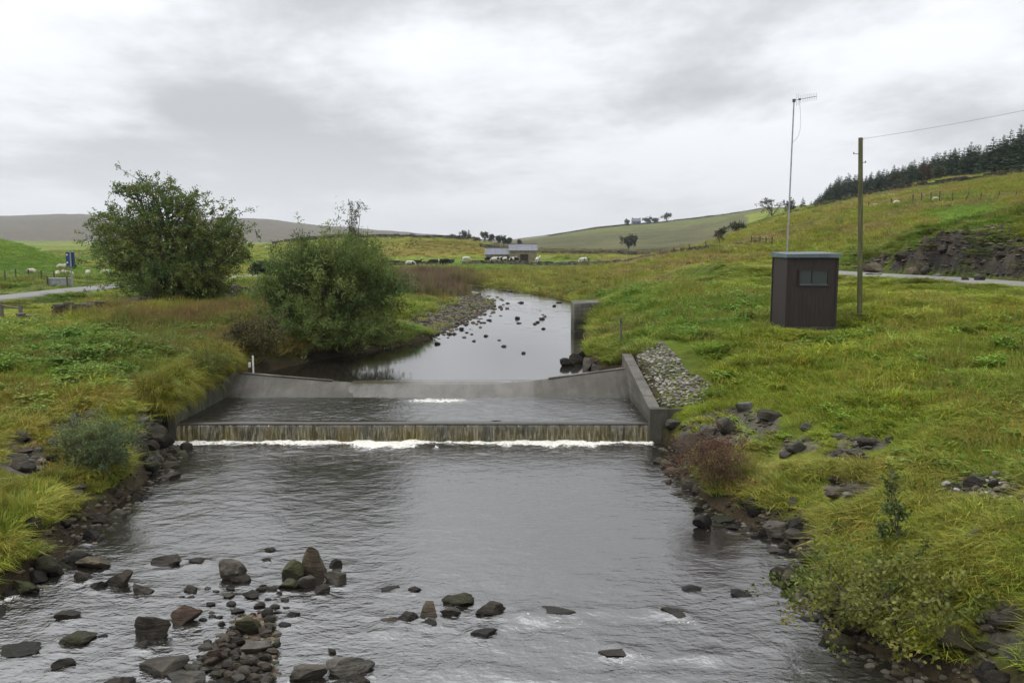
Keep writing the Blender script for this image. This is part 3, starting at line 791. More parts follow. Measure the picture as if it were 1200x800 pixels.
# ------------------------------------------------------------------ boulders standing in the lower river: pixel place and size, colour, label, moss
BOULDERS = [
 (106, 627, 24, 15, "wet", "lone dark rock just off the grassy left bank below the bushes", 0),
 (104, 657, 44, 21, "buff", "flat pale-topped slab rock lying in the water off the left bank", 0),
 (137, 677, 35, 26, "dark", "dark cube-shaped boulder in front of the pale-topped slab", 0),
 (94, 674, 23, 13, "dark", "low dark stone left of the cube-shaped boulder", 0),
 (113, 685, 24, 12, "wet", "small wet stone between the low dark stone and the cube-shaped boulder", 0),
 (162, 689, 30, 15, "grey", "tilted grey slab just right of the cube-shaped boulder", 0),
 (192, 655, 38, 16, "dark", "low rounded dark boulder standing alone in midstream left", 0),
 (231, 656, 26, 10, "dark", "small flat dark rock left of the large striped boulder", 0),
 (264, 667, 43, 28, "grey", "large grey layered boulder sloping up to the right", 0),
 (283, 677, 27, 14, "dark", "dark stone leaning against the foot of the grey layered boulder", 0),
 (54, 664, 40, 28, "wet", "black mossy boulder against the left bank at the water's edge", .35),
 (22, 686, 42, 22, "green", "green mossy boulder at the left edge beside white foam", .6),
 (75, 720, 30, 15, "dark", "small humped dark rock alone in the bottom left water", 0),
 (82, 746, 46, 20, "green", "long slanting mossy dark rock in the bottom left water", .35),
 (18, 763, 62, 18, "wet", "long low black rock cut by the left edge of the picture", .15),
 (71, 777, 27, 14, "wet", "small jagged black rock near the bottom left corner", 0),
 (177, 732, 46, 34, "dark", "big dark angular boulder beside the reddish one", 0),
 (214, 720, 38, 26, "brown", "rounded reddish-brown boulder beside the big angular one", 0),
 (166, 755, 23, 12, "dark", "small dark stone in front of the big angular boulder", 0),
 (181, 745, 15, 9, "buff", "small pale stone at the foot of the reddish-brown boulder", 0),
 (120, 744, 14, 6, "wet", "tiny dark stone right of the long slanting mossy rock", 0),
 (188, 778, 70, 32, "grey", "broad pale-topped slab near the bottom edge", 0),
 (218, 794, 62, 22, "pale", "pale grey slab boulder at the bottom edge, right of the broad slab", 0),
 (135, 797, 38, 16, "dark", "dark boulder cut by the bottom edge, left of the broad slab", 0),
 (262, 797, 30, 12, "dark", "dark stone at the bottom edge beside the pale slab boulder", 0),
 (296, 757, 42, 24, "pale", "pale smooth boulder topping the pebble heap", 0),
 (291, 734, 35, 26, "green", "olive-green rounded boulder at the top of the pebble heap", .3),
 (222, 690, 18, 10, "dark", "small dark stone below the large grey layered boulder", 0),
 (267, 698, 20, 9, "grey", "flat grey stone between the layered boulder and the pebble heap", 0),
 (277, 715, 18, 8, "dark", "dark flat stone just upstream of the olive-green boulder", 0),
 (291, 696, 27, 13, "dark", "dark rounded stone midway between the layered boulder and the pebble heap", 0),
 (240, 757, 26, 12, "grey", "grey slab stone on the left flank of the pebble heap", 0),
 (368, 657, 33, 40, "buff", "tall pointed brown boulder crowning the midstream rock group", 0),
 (342, 668, 28, 24, "green", "mossy boulder with a green tuft left of the tall pointed one", .55),
 (392, 658, 17, 15, "dark", "small dark rock tucked behind the right of the tall pointed boulder", 0),
 (391, 676, 32, 20, "grey", "smooth rounded grey boulder at the right of the midstream group", 0),
 (376, 690, 23, 12, "dark", "dark low stone in front of the smooth rounded grey boulder", 0),
 (336, 684, 30, 14, "green", "low olive stone at the left front of the midstream group", .2),
 (356, 682, 25, 16, "grey", "grey stone in the middle front of the midstream group", 0),
 (318, 690, 16, 9, "dark", "small dark stone at the far left of the midstream group", 0),
 (342, 719, 17, 10, "dark", "small dark pointed stone right of the pebble heap", 0),
 (334, 731, 19, 7, "wet", "thin flat wet stone just below the small pointed stone", 0),
 (332, 703, 13, 7, "dark", "tiny dark stone below the midstream group", 0),
 (313, 643, 18, 8, "dark", "upper of two small flat stones upstream of the layered boulder", 0),
 (312, 655, 12, 5, "dark", "lower of two small flat stones upstream of the layered boulder", 0),
 (455, 690, 27, 6, "dark", "thin flat rock barely above the water left of centre", 0),
 (485, 690, 17, 8, "dark", "small triangular rock tip right of the thin flat rock", 0),
 (360, 787, 46, 26, "grey", "grey double-humped boulder near the bottom edge", 0),
 (409, 777, 60, 30, "pale", "angular pale-topped boulder with a sharp right corner at the bottom", 0),
 (387, 762, 14, 7, "dark", "tiny dark stone upstream of the angular pale-topped boulder", 0),
 (418, 796, 32, 14, "dark", "dark rock under the angular pale-topped boulder at the bottom edge", 0),
 (455, 725, 22, 9, "buff", "low pale stone at the left end of the central rock row", 0),
 (477, 721, 29, 16, "dark", "rounded dark stone second from the left in the central rock row", 0),
 (501, 713, 24, 21, "buff", "upright brown block with a flat face in the central rock row", 0),
 (535, 703, 42, 18, "green", "long rounded olive boulder in the central rock row", .1),
 (528, 717, 27, 13, "grey", "grey stone in front of the long rounded olive boulder", 0),
 (576, 712, 44, 20, "dark", "dark craggy boulder at the right end of the central rock row", .1),
 (564, 741, 40, 14, "wet", "flat black rock lying alone below the central rock row", 0),
 (505, 729, 21, 9, "wet", "black wet stone under the upright brown block", 0),
 (827, 611, 28, 21, "wet", "shiny black boulder just off the right bank", 0),
 (871, 695, 26, 11, "wet", "small black rock alone in the right half of the river", 0),
 (811, 689, 26, 9, "wet", "half-drowned dark rock left of the small black rock", 0),
 (791, 718, 34, 11, "dark", "rounded dark rock with white water breaking below it", 0),
 (972, 755, 24, 8, "wet", "low black rock below the overhanging leafy bush", 0),
 (860, 617, 22, 8, "dark", "low flat stone at the water's edge right of the shiny black boulder", 0),
 (907, 619, 36, 28, "grey", "layered grey rock on the right bank at the water's edge", 0),
 (876, 619, 14, 8, "grey", "small grey stone left of the layered grey rock", 0),
 (885, 627, 13, 7, "dark", "small dark stone in the water below the layered grey rock", 0),
 (958, 641, 32, 32, "dark", "dark jagged rock under the grass overhang on the right bank", .1),
 (635, 724, 90, 9, "dark", "broad drowned rock under a smooth hump of water right of centre", 0),
 (727, 766, 52, 9, "dark", "drowned rock with white water breaking, lower right of centre", 0),
]
# ------------------------------------------------------------------ water
HUMPS = [(635, 722, .55, .10), (727, 764, .45, .08), (791, 720, .30, .05), (690, 715, .35, .05), (760, 715, .4, .05), (830, 770, .4, .05), (455, 742, .4, .04), (610, 795, .5, .08)]
FOAMS = [(645, 730, .75, .07, .42), (668, 731, .4, .06, .45), (735, 773, .48, .10, .48), (798, 727, .42, .07, .48), (822, 771, .45, .05, .42), (20, 692, .22, .08, .7), (8, 705, .25, .12, .65),
         (785, 515, .35, .12, .7), (1060, 766, .5, .04, .42), (320, 521, .9, .22, .40), (40, 766, .9, .03, .4), (690, 750, .5, .05, .38), (480, 724, .5, .05, .36), (160, 702, .5, .05, .36), (560, 785, .8, .06, .36), (880, 760, .7, .05, .34), (760, 790, .7, .06, .36), (900, 700, .6, .05, .32)]
def sheet(name, x0, x1, y0, y1, step, zf, rf, ff, label, hf=None, amp=1.0):
    nx = int((x1 - x0) / step[0]) + 1; ny = int((y1 - y0) / step[1]) + 1
    X, Y = np.meshgrid(np.linspace(x0, x1, nx), np.linspace(y0, y1, ny))
    X, Y = X.ravel(), Y.ravel()
    rough = rf(X, Y); foam = ff(X, Y)
    Z = zf(X, Y)
    w = (fbm2(X * 1.5 + 3, Y * 2.4, 3, 201, .55) - .5) * .034 + (fbm2(X * 4.2, Y * 6.0, 2, 205) - .5) * .013
    Z = Z + w * (.04 + 1.75 * rough) * amp
    if name == "river_upstream": Z = Z - .09 * (Y < Y2 + .41) * (X > -5.55) * (X < .7)
    if hf is not None: Z = Z + hf(X, Y)
    Z = Z + np.clip(foam, 0, 1) * (fbm2(X * 5, Y * 5, 2, 211)) * .08
    i = np.arange((ny - 1) * (nx - 1)); a = (i // (nx - 1)) * nx + i % (nx - 1)
    f = np.stack([a, a + 1, a + nx + 1, a + nx], 1)
    me = mesh_np(name, np.stack([X, Y, Z], 1), f, None, True, {"foam": foam, "rough": rough})
    return tag(link(name, me, M["water"]), label, None, None, "structure")
def rough_low(X, Y):
    r = .24 + .36 * (1 - sstep(11.2, 14.5, Y + (fbm2(X * .5, Y * .5, 2, 221) - .5) * 2.5 + .10 * X))
    r = r + .35 * sstep(19.5, 22.2, Y)
    return np.clip(r, 0, 1)
def foam_low(X, Y):
    n = fbm2(X * 1.3, Y * .9, 3, 231)
    n2 = fbm2(X * .55 + 9, Y * .5, 2, 237)
    f = (.82 + .36 * n2) * sstep(Y1 - .25 - 2.2 * n * n2 * 1.6, Y1 - .22 - .2 * n, Y)
    f = f * (X > WL - .1) * (X < WR + .1)
    f = np.maximum(f, .05 * (1 - sstep(11.0, 14.0, Y)) * sstep(.45, .62, fbm2(X * .8, Y * 1.4, 3, 233)))
    for b_ in BOULDERS:
        p = on_plane(b_[0], b_[1] + b_[3] / 2, 0); w_ = b_[2] * p[1] / F
        q = np.sqrt(((X - p[0]) / (w_ * .62)) ** 2 + ((Y - p[1] - w_ * .1) / (w_ * .55)) ** 2)
        f = np.maximum(f, .36 * (1 - sstep(.8, 1.35, q)))
    for (u, v, rx, ry, k) in FOAMS:
        p = on_plane(u, v, 0)
        f = np.maximum(f, k * (1 - sstep(.3, 1.3, np.sqrt(((X - p[0]) / rx) ** 2 + ((Y - p[1]) / (ry * 3)) ** 2))))
    return f
def hump_low(X, Y):
    h = 0 * X
    for (u, v, r, a) in HUMPS:
        p = on_plane(u, v, 0)
        a = a * .55
        h = h + a * np.exp(-((X - p[0]) / r) ** 2 - ((Y - p[1]) / (r * .45)) ** 2) - a * .7 * np.exp(-((X - p[0]) / r) ** 2 - ((Y - p[1] + r * .8) / (r * .4)) ** 2)
    return h
sheet("river_lower_pool", -11.5, 8.5, -10, Y1 - .04, (.062, .055), lambda X, Y: 0 * X, rough_low, foam_low, "dark rippled river below the lower sill", hump_low)
def foam_mid(X, Y):
    a = on_plane(505, 469, .52); b = on_plane(545, 468, .52)
    f = .75 * (1 - sstep(.3, 1.2, np.sqrt(((X - a[0] - .3) / 1.7) ** 2 + ((Y - a[1] + .15) / .55) ** 2)))
    f = np.maximum(f, .6 * (1 - sstep(.2, 1, np.sqrt(((X + 4.4) / .35) ** 2 + ((Y - 26.45) / .3) ** 2))))
    return f
sheet("river_middle_pool", WL - .05, WR + .05, Y1 + .28, Y2 - .55, (.06, .06), lambda X, Y: .52 + 0 * X, lambda X, Y: .60 + .25 * np.exp(-((X + 1.6) / 2.2) ** 2), foam_mid, "shallow dark pool between the two concrete weirs")
sheet("river_upstream", -16, 7.5, Y2 + .06, 108, (.115, .16), lambda X, Y: zw_up(Y) + 0 * X,
      lambda X, Y: np.clip(.015 + .07 * sstep(.42, .62, fbm2(X * .35, Y * .16, 2, 241)) * sstep(33, 44, Y), 0, 1), lambda X, Y: .42 * sstep(.56, .70, fbm2(X * .9, Y * .45, 3, 243)) * sstep(38, 52, Y), "upstream reach of the river winding out of the valley", None, .7)

# falling sheet of water over the lower sill
def curtain():
    nx = 900
    xs = np.linspace(WL, WR, nx)
    prof = [(.34, .535, 0), (.22, .53, 0), (.10, .525, 0), (.03, .50, .1), (-.02, .455, .5), (-.045, .39, .9), (-.065, .29, 1), (-.085, .17, 1), (-.10, .04, 1), (-.115, -.1, 1)]
    rib = (fbm2(xs * 9, xs * 0 + 3, 3, 251, .6) - .5)
    V = []; A = []
    for k, (dy, z, w) in enumerate(prof):
        r2 = (fbm2(xs * 14, xs * 0 + .35 * k, 2, 253) - .5)
        V.append(np.stack([xs, Y1 + dy + (rib * .10 + r2 * .035) * w, z + .006 * (fbm2(xs * 3, xs * 0 + k * .4, 2, 255) - .5)], 1)); A.append(np.full(nx, w))
    V = np.vstack(V); A = np.concatenate(A)
    f = []
    i = np.arange(nx - 1)
    for k in range(len(prof) - 1):
        f.append(np.stack([k * nx + i, (k + 1) * nx + i, (k + 1) * nx + i + 1, k * nx + i + 1], 1))
    tag(link("water_curtain", mesh_np("water_curtain", V, np.vstack(f), None, True, {"foam": A}), M["curtain"]), "thin ribbed sheet of water falling over the long lower sill", None, None, "structure")
curtain()

# ------------------------------------------------------------------ concrete weirs and walls
def upper_weir():
    """flat-V crest with a sloping downstream face"""
    xs = np.linspace(WL - .1, WR + .1, 61)
    def crest(x):
        c = np.interp(x, [WL, -5.6, -3.9, -.6, 1.0, WR], [1.17, .83, .775, .785, .93, 1.32])
        return c
    cz = crest(xs)
    t = thing("concrete_weir", (-2.8, Y2, .3), "long pale concrete weir slab with a shallow V dip, upstream of the falling water", "weir")
    prof = lambda z: [(Y2 + .55, .30), (Y2 + .16, z - .02), (Y2 + .10, z), (Y2 - .02, z), (Y2 - .08, z - .015), (Y2 - 1.18, .50), (Y2 - 1.45, .30), (Y2 + .55, .30)]
    V = []; n = 8
    for x, z in zip(xs, cz):
        for (y, zz_) in prof(z): V.append((x, y, zz_))
    f = [(i * n + k, (i + 1) * n + k, (i + 1) * n + k + 1, i * n + k + 1) for i in range(len(xs) - 1) for k in range(n - 1)]
    b = MB(); b.add(np.array(V), np.array(f)); b.build("sloping_face", M["wet_concrete"], t)
    # thin film of water sliding down the dip
    V = []; n = 0; fx = np.linspace(-5.6, .75, 90); fc = crest(fx)
    for x, z in zip(fx, fc):
        e = min(1, (x + 5.6) / .8, (.75 - x) / .8) * .016 + .004 * random.random()
        pr_ = [(Y2 + .62, .815), (Y2 + .42, .840), (Y2 + .2, .835), (Y2 + .08, z + .3 * (max(.81, z) - z) + e), (Y2 - .02, z + e), (Y2 - .09, z - .015 + e)]
        for k in range(1, 6):
            pr_.append((Y2 - .08 - 1.10 * k / 5 - .02, z - .015 + (.5 - z) * k / 5 + e))
        V += [(x, y, q) for y, q in pr_]; n = len(pr_)
    f = [(i * n + k, i * n + k + 1, (i + 1) * n + k + 1, (i + 1) * n + k) for i in range(len(fx) - 1) for k in range(n - 1)]
    tag(link("water_film", mesh_np("water_film", V, np.array(f), None, True), M["film"]), "thin brown film of water sliding over the dip in the upper weir", None, None, "structure")
    # capping strip along the dry left end of the crest
    for side_ in (0, 1):
        b = MB()
        for i in range(len(xs) - 1):
            if not ((side_ == 0 and xs[i] < -6.4) or (side_ == 1 and xs[i] > 1.2)): continue
            p = [(xs[i], Y2 - .06, cz[i] + .003), (xs[i + 1], Y2 - .06, cz[i + 1] + .003), (xs[i + 1], Y2 + .12, cz[i + 1] + .003), (xs[i], Y2 + .12, cz[i] + .003)]
            b.hexa(p + [(a, c, d + .035) for a, c, d in p])
        b.build("crest_cap", M["concrete"], t)
upper_weir()
t = thing("weir_sill", (-2.8, Y1 + .1, -.4), "straight low concrete sill under the falling sheet of water", "weir")
b = MB(); b.box((-2.82, Y1 + .30, -.05), (WR - WL + .2, .62, 1.12)); b.build("sill_block", M["wet_concrete"], t)
b = MB(); b.box((-2.82, Y1 + 2.8, .30), (WR - WL + .2, 4.2, .1)); b.build("apron_floor", M["wet_concrete"], t)

def tapered_wall(b, x0, x1, ya, yb, za, zb, zbot=-.6, n=10):
    for i in range(n):
        y0 = ya + (yb - ya) * i / n; y1 = ya + (yb - ya) * (i + 1) / n
        z0 = za + (zb - za) * i / n; z1 = za + (zb - za) * (i + 1) / n
        b.hexa([(x0, y0, zbot), (x1, y0, zbot), (x1, y1, zbot), (x0, y1, zbot), (x0, y0, z0), (x1, y0, z0), (x1, y1, z1), (x0, y1, z1)])
t = thing("retaining_wall", (WR + .16, 25, 0), "weathered concrete side wall right of the weirs, sloping down to a square corner", "wall")
b = MB(); tapered_wall(b, WR, WR + .32, Y1 + .02, Y2 + .6, .96, 1.78); b.build("side_wall", M["concrete"], t)
b = MB(); b.box((WR + .86, Y1 - .12, .24), (1.75, .27, 1.50)); b.build("end_wall", M["mossy_concrete"], t)  # mossy end face; the darker concrete also puts its shade into the colour
t = thing("retaining_wall", (WL - .16, 25, 0), "dark mossy concrete side wall left of the weirs under overhanging grass", "wall")
b = MB(); tapered_wall(b, WL - .32, WL, Y1 - .1, Y2 + .5, .92, 1.28); b.build("side_wall", M["mossy_concrete"], t)

# upstream block of old concrete
def old_block():
    p0 = on_up(672, 389)
    t = thing("concrete_abutment", (p0[0] + .6, p0[1] + .8, p0[2]), "square grey concrete abutment on the right bank upstream", "abutment")
    x0, y0 = p0[0] + .0, p0[1] - .05
    z0 = p0[2] - .5; z1 = 2.5
    b = MB(); b.hexa([(x0, y0, z0), (x0 + 1.5, y0 + .2, z0), (x0 + 1.5, y0 + 2.4, z0), (x0, y0 + 2.2, z0), (x0 + .03, y0 + .03, z1), (x0 + 1.5, y0 + .23, z1 + .05), (x0 + 1.5, y0 + 2.4, z1 + .05), (x0 + .03, y0 + 2.2, z1)])
    o = b.build("block", M["concrete"], t)
    bv = o.modifiers.new("bevel", "BEVEL"); bv.width = .06; bv.segments = 2
    b = MB(); b.box((x0 + .75, y0 - .14, z0 + .35), (1.3, .5, .5), jit=.15); b.build("footing", M["concrete"], t)
old_block()

# white gauge board and small box at the left end of the crest
p = at_depth(297, 437, Y2 + .1)
t = thing("gauge_board", (p[0], p[1], 1.15), "thin white gauge board standing at the left end of the upper weir crest", "gauge")
b = MB(); b.box((p[0], p[1], 1.45), (.055, .03, .64)); b.build("board", M["white_paint"], t)
b = MB(); b.box((p[0] - .14, p[1] + .05, 1.44), (.07, .06, .17)); b.build("sensor_box", M["white_paint"], t)
b = MB(); b.box((p[0] - .06, p[1] + .035, 1.40), (.14, .02, .02)); b.build("bracket", M["galv"], t)

# timber stake beside the right wall
h = hit(727, 409)
t = thing("timber_stake", tuple(h), "tall weathered timber stake standing behind the right weir wall", "post")
b = MB(); b.tube([(h[0], h[1], h[2] - .3), (h[0] + .01, h[1], h[2] + .6), (h[0] - .01, h[1], h[2] + 1.25)], [.05, .045, .04], 7); b.build("stake", M["post_wood"], t)
b = MB(); b.box((h[0], h[1] - .045, h[2] + 1.1), (.06, .02, .16)); b.build("number_plate", M["dark_metal"], t)

# ------------------------------------------------------------------ the instrument hut
def hut():
    w, d, hh = 1.66, 1.50, 2.30
    cx, cy = HUTP; z0 = 2.80
    x0, x1, y0, y1 = cx - w / 2, cx + w / 2, cy - d / 2, cy + d / 2
    t = thing("instrument_hut", (cx, cy, 2.6), "dark brown boarded instrument hut with grey flat roof beside the river", "hut")
    b = MB(); b.box((cx, cy, z0 - .22), (w + .10, d + .10, .56)); b.build("plinth", M["concrete"], t)
    core = MB(); core.box((cx, cy, z0 + .06 + hh / 2), (w - .05, d - .05, hh)); core.build("wall", M["hut_wood"], t)
    # vertical boards, narrow shadow gaps between them; the front leaves the window opening
    wx0, wx1, wz0, wz1 = cx - .42, cx + .54, z0 + 1.44, z0 + 1.94
    def board(ax, a0, a1, c, za, zb):
        m = MB()
        if ax == "x": m.box(((a0 + a1) / 2, c, (za + zb) / 2), (a1 - a0, .03, zb - za))
        else: m.box((c, (a0 + a1) / 2, (za + zb) / 2), (.03, a1 - a0, zb - za))
        m.build("board", M["hut_wood"], t)
    nb = 12
    for i in range(nb):
        a0 = x0 + w * i / nb + .0015; a1 = x0 + w * (i + 1) / nb - .0015
        zb = z0 + .06 + hh - .02
        if a1 > wx0 and a0 < wx1:
            board("x", a0, a1, y0 + .012, z0 + .03, wz0 - .02); board("x", a0, a1, y0 + .012, wz1 + .02, zb)
        else: board("x", a0, a1, y0 + .012, z0 + .03, zb)
        board("x", a0, a1, y1 - .012, z0 + .03, zb)
    for i in range(11):
        a0 = y0 + d * i / 11 + .0015; a1 = y0 + d * (i + 1) / 11 - .0015
        board("y", a0, a1, x0 + .012, z0 + .03, z0 + .04 + hh); board("y", a0, a1, x1 - .012, z0 + .03, z0 + .04 + hh)
    for (px_, py_) in ((x0 + .005, y0 + .005), (x1 - .005, y0 + .005), (x0 + .005, y1 - .005), (x1 - .005, y1 - .005)):
        m = MB(); m.box((px_, py_, z0 + .05 + hh / 2), (.07, .07, hh + .02)); m.build("corner_trim", M["hut_wood"], t)
    # roof slab with fascia
    m = MB()
    zr = z0 + .06 + hh
    m.hexa([(x0 - .07, y0 - .09, zr), (x1 + .07, y0 - .09, zr + .02), (x1 + .07, y1 + .09, zr + .06), (x0 - .07, y1 + .09, zr + .04),
            (x0 - .07, y0 - .09, zr + .12), (x1 + .07, y0 - .09, zr + .14), (x1 + .07, y1 + .09, zr + .20), (x0 - .07, y1 + .09, zr + .18)])
    r = m.build("roof", M["hut_roof"], t)
    m = MB(); m.box((cx, y0 - .10, zr + .055), (w + .18, .02, .09)); sub(m, "fascia", M["hut_roof"], r, t)
    wn_ = thing_part("window", t)
    yq = y0 - .008
    m = MB(); m.box(((wx0 + wx1) / 2, y0 + .02, (wz0 + wz1) / 2), (wx1 - wx0 + .02, .012, wz1 - wz0 + .02)); sub(m, "pane", M["glass"], wn_, t)
    for (c, s) in ((((wx0 + wx1) / 2, yq, wz0 - .01), (wx1 - wx0 + .10, .05, .05)), (((wx0 + wx1) / 2, yq, wz1 + .01), (wx1 - wx0 + .10, .05, .05)), ((wx0 - .01, yq, (wz0 + wz1) / 2), (.05, .046, wz1 - wz0 - .03)), ((wx1 + .01, yq, (wz0 + wz1) / 2), (.05, .046, wz1 - wz0 - .03)), (((wx0 + wx1) / 2 - .06, yq + .01, (wz0 + wz1) / 2), (.03, .03, wz1 - wz0 - .03))):
        m = MB(); m.box(c, s); sub(m, "frame", M["hut_wood"], wn_, t)
    m = MB(); m.box(((wx0 + wx1) / 2, y0 - .03, wz0 + .035), (wx1 - wx0 - .04, .02, .03)); sub(m, "sill", M["hut_roof"], wn_, t)
def thing_part(name, parent):
    o = bpy.data.objects.new(name, None); COL.objects.link(o); o.parent = parent; return o
def sub(m, name, material, part, root):
    return link(name, m.mesh(name, np.array(root.location)), material, (0, 0, 0), part)
hut()
def aerial():
    y = HUTP[1] + 1.05
    x = at_depth(920.5, 330, y)[0]
    zb = gz(x, y); top = at_depth(930.5, 118, y)
    t = thing("aerial_mast", (x, y, zb), "tall thin galvanised aerial mast with a comb-like antenna behind the brown hut", "antenna")
    xt = top[0]
    b = MB(); b.tube([(x, y, zb - .3), ((x + xt) / 2, y, (zb + top[2]) / 2), (xt, y, top[2] + .05)], [.032, .028, .024], 8); b.build("mast", M["galv"], t)
    b = MB(); b.box((xt, y, top[2]), (.09, .08, .10)); b.build("clamp", M["dark_metal"], t)
    e = at_depth(957, 113, y + .35)
    A = np.array([xt - .02, y - .04, top[2] + .0]); B = np.array(e)
    b = MB(); b.tube([A, B], .012, 6); boom = b.build("boom", M["galv"], t)
    for i in range(12):
        f = .12 + .88 * i / 11
        c = A + (B - A) * f; L = .13 if i > 1 else .20
        m = MB(); m.tube([c + np.array([0, 0, -L]), c + np.array([0, 0, L])], .0055, 5); sub(m, "element", M["galv"], boom, t)
    m = MB(); c = A + (B - A) * .25; m.box(c, (.07, .05, .06)); m.build("dipole_box", M["dark_metal"], t)
    P = [c + np.array([0, 0, -.05]), c + np.array([.05, 0, -.5]), c + np.array([.07, 0, -.9]), c + np.array([0, 0, -1.25]), np.array([xt - .02, y - .03, top[2] - 1.45])]
    m = MB(); m.tube(smooth_line(np.array(P), 6), .0045, 5); m.build("feeder_cable", M["cable"], t)
aerial()
def pole():
    h = hit(1008, 379); x, y = h[0], h[1]
    top = at_depth(1008.5, 161.5, y)
    t = thing("telegraph_pole", tuple(h), "greenish weathered telegraph pole standing right of the brown hut", "pole")
    b = MB(); b.tube([(x, y, h[2] - .5), ((x + top[0]) / 2, y, (h[2] + top[2]) / 2), (top[0], y, top[2])], [.088, .08, .07], 12); b.build("shaft", M["pole_wood"], t)
    for (s, dz) in ((-1, .52), (1, .80)):
        m = MB(); m.tube([(top[0] + s * .05, y, top[2] - dz), (top[0] + s * .21, y, top[2] - dz)], .011, 6); m.tube([(top[0] + s * .20, y, top[2] - dz - .01), (top[0] + s * .20, y, top[2] - dz + .05)], .018, 6)
        m.build("step_peg", M["dark_metal"], t)
    m = MB(); m.tube([(top[0] + .09, y, top[2] - .06), (top[0] + .13, y, top[2] + .0)], .02, 6); m.build("insulator", M["white_paint"], t)
    # wire climbing to the right towards the next pole
    A = np.array([top[0] + .11, y, top[2] - .03]); B = at_depth(1330, 101, 24.0)
    P = [A + (B - A) * k / 16 + np.array([0, 0, -.09 * 4 * (k / 16) * (1 - k / 16)]) for k in range(17)]
    m = MB(); m.tube(P, .0045, 5)
    tag(m.build("overhead_wire", M["cable"], origin=A), "thin sagging overhead wire running right from the pole top", "wire")
pole()

# ------------------------------------------------------------------ stones
def ico(sub_):
    bm = bmesh.new(); bmesh.ops.create_icosphere(bm, subdivisions=sub_, radius=1.0)
    bm.verts.ensure_lookup_table()
    v = np.array([x.co[:] for x in bm.verts]); f = np.array([[x.index for x in fa.verts] for fa in bm.faces]); bm.free()
    return v, f
ICO = {k: ico(k) for k in (1, 2, 3, 4)}
def rock_shape(seed, level=3, cuts=9, ang=.8, rough=.21):
    r = np.random.default_rng(seed)
    v, f = ICO[level]; v = v.copy()
    for _ in range(cuts):
        n = r.normal(size=3); n /= np.linalg.norm(n)
        o = r.uniform(.38, .85)
        d = v @ n - o
        v -= np.outer(np.maximum(d, 0) * ang, n)
    k = fbm3(v * 1.3 + r.uniform(0, 90, 3), 3, seed) - .5
    k2 = fbm3(v * 3.6 + r.uniform(0, 90, 3), 3, seed + 9) - .5
    v = v * (1 + k * rough * 2.3 + k2 * rough * 1.5)[:, None]
    return v / np.abs(v).max(0), f
def rotz(v, a):
    c, s_ = cos(a), sin(a)
    return v @ np.array([[c, s_, 0], [-s_, c, 0], [0, 0, 1]])
RC = {"dark": (.036, .030, .023), "grey": (.073, .066, .055), "pale": (.122, .115, .102), "brown": (.080, .056, .042), "wet": (.016, .0145, .012), "green": (.048, .045, .024), "buff": (.098, .081, .056)}
ROCK_N = [0]
def stone(base, size, colour, label=None, group=None, moss=0.0, seed=None, level=3, rz=None, name="boulder", cat="rock", sink=.35, ang=1.0, tilt=0.0):
    """a stone of the given full size whose widest part shows above base"""
    ROCK_N[0] += 1
    seed = ROCK_N[0] * 13 + 5 if seed is None else seed
    v, f = rock_shape(seed, level, ang=ang)
    a = (random.random() * .7 - .35) if rz is None else rz
    if tilt: v = v @ np.array(Matrix.Rotation(tilt, 3, "Y")).T
    v = v * np.array(size) * np.array([.5, .5, .5 * (1 + sink)])
    v[:, 2] += size[2] * (.5 - .5 * sink) 
    v = rotz(v, a)
    o = link(name, mesh_np(name, v, f, None, True), M["rock"], tuple(base))
    c = np.array(RC[colour]) * random.uniform(.85, 1.2)
    o.color = (*c, 1.0 - moss)
    o.data.set_sharp_from_angle(angle=radians(30))
    return tag(o, label, cat, group)
def river_stone(u, v, w, h, colour, label, group=None, moss=0.0, z=0.0, level=3, up=False, tilt=0.0, name="boulder", cat="rock", land=False, ang=1.0, up_=0.0):
    p = hit(u, v + h / 2) if land else (on_up(u, v + h / 2) if up else on_plane(u, v + h / 2, z))
    dist = math.hypot(p[1], CAMZ - p[2]); mpp = (p[1] * cos(PITCH) + (CAMZ - p[2]) * sin(PITCH)) / F
    el = math.atan2(CAMZ - p[2], p[1])
    W_ = w * mpp; D_ = W_ * .62
    H_ = 1.12 * max((h * mpp - D_ * .75 * sin(el)) / cos(el), .5 * h * mpp)
    return stone((p[0], p[1] + D_ * .42, p[2] - (.04 * H_ if not land else (.12 - up_) * H_)), (W_, D_, H_), colour, label, group, moss, level=level, tilt=tilt, name=name, cat=cat, ang=ang)
for (u, v, w, h, c, lab, ms) in BOULDERS:
    river_stone(u, v, w, h, c, lab, None, ms, level=4 if w > 28 else 3, name="boulder" if w >= 20 else "stone")
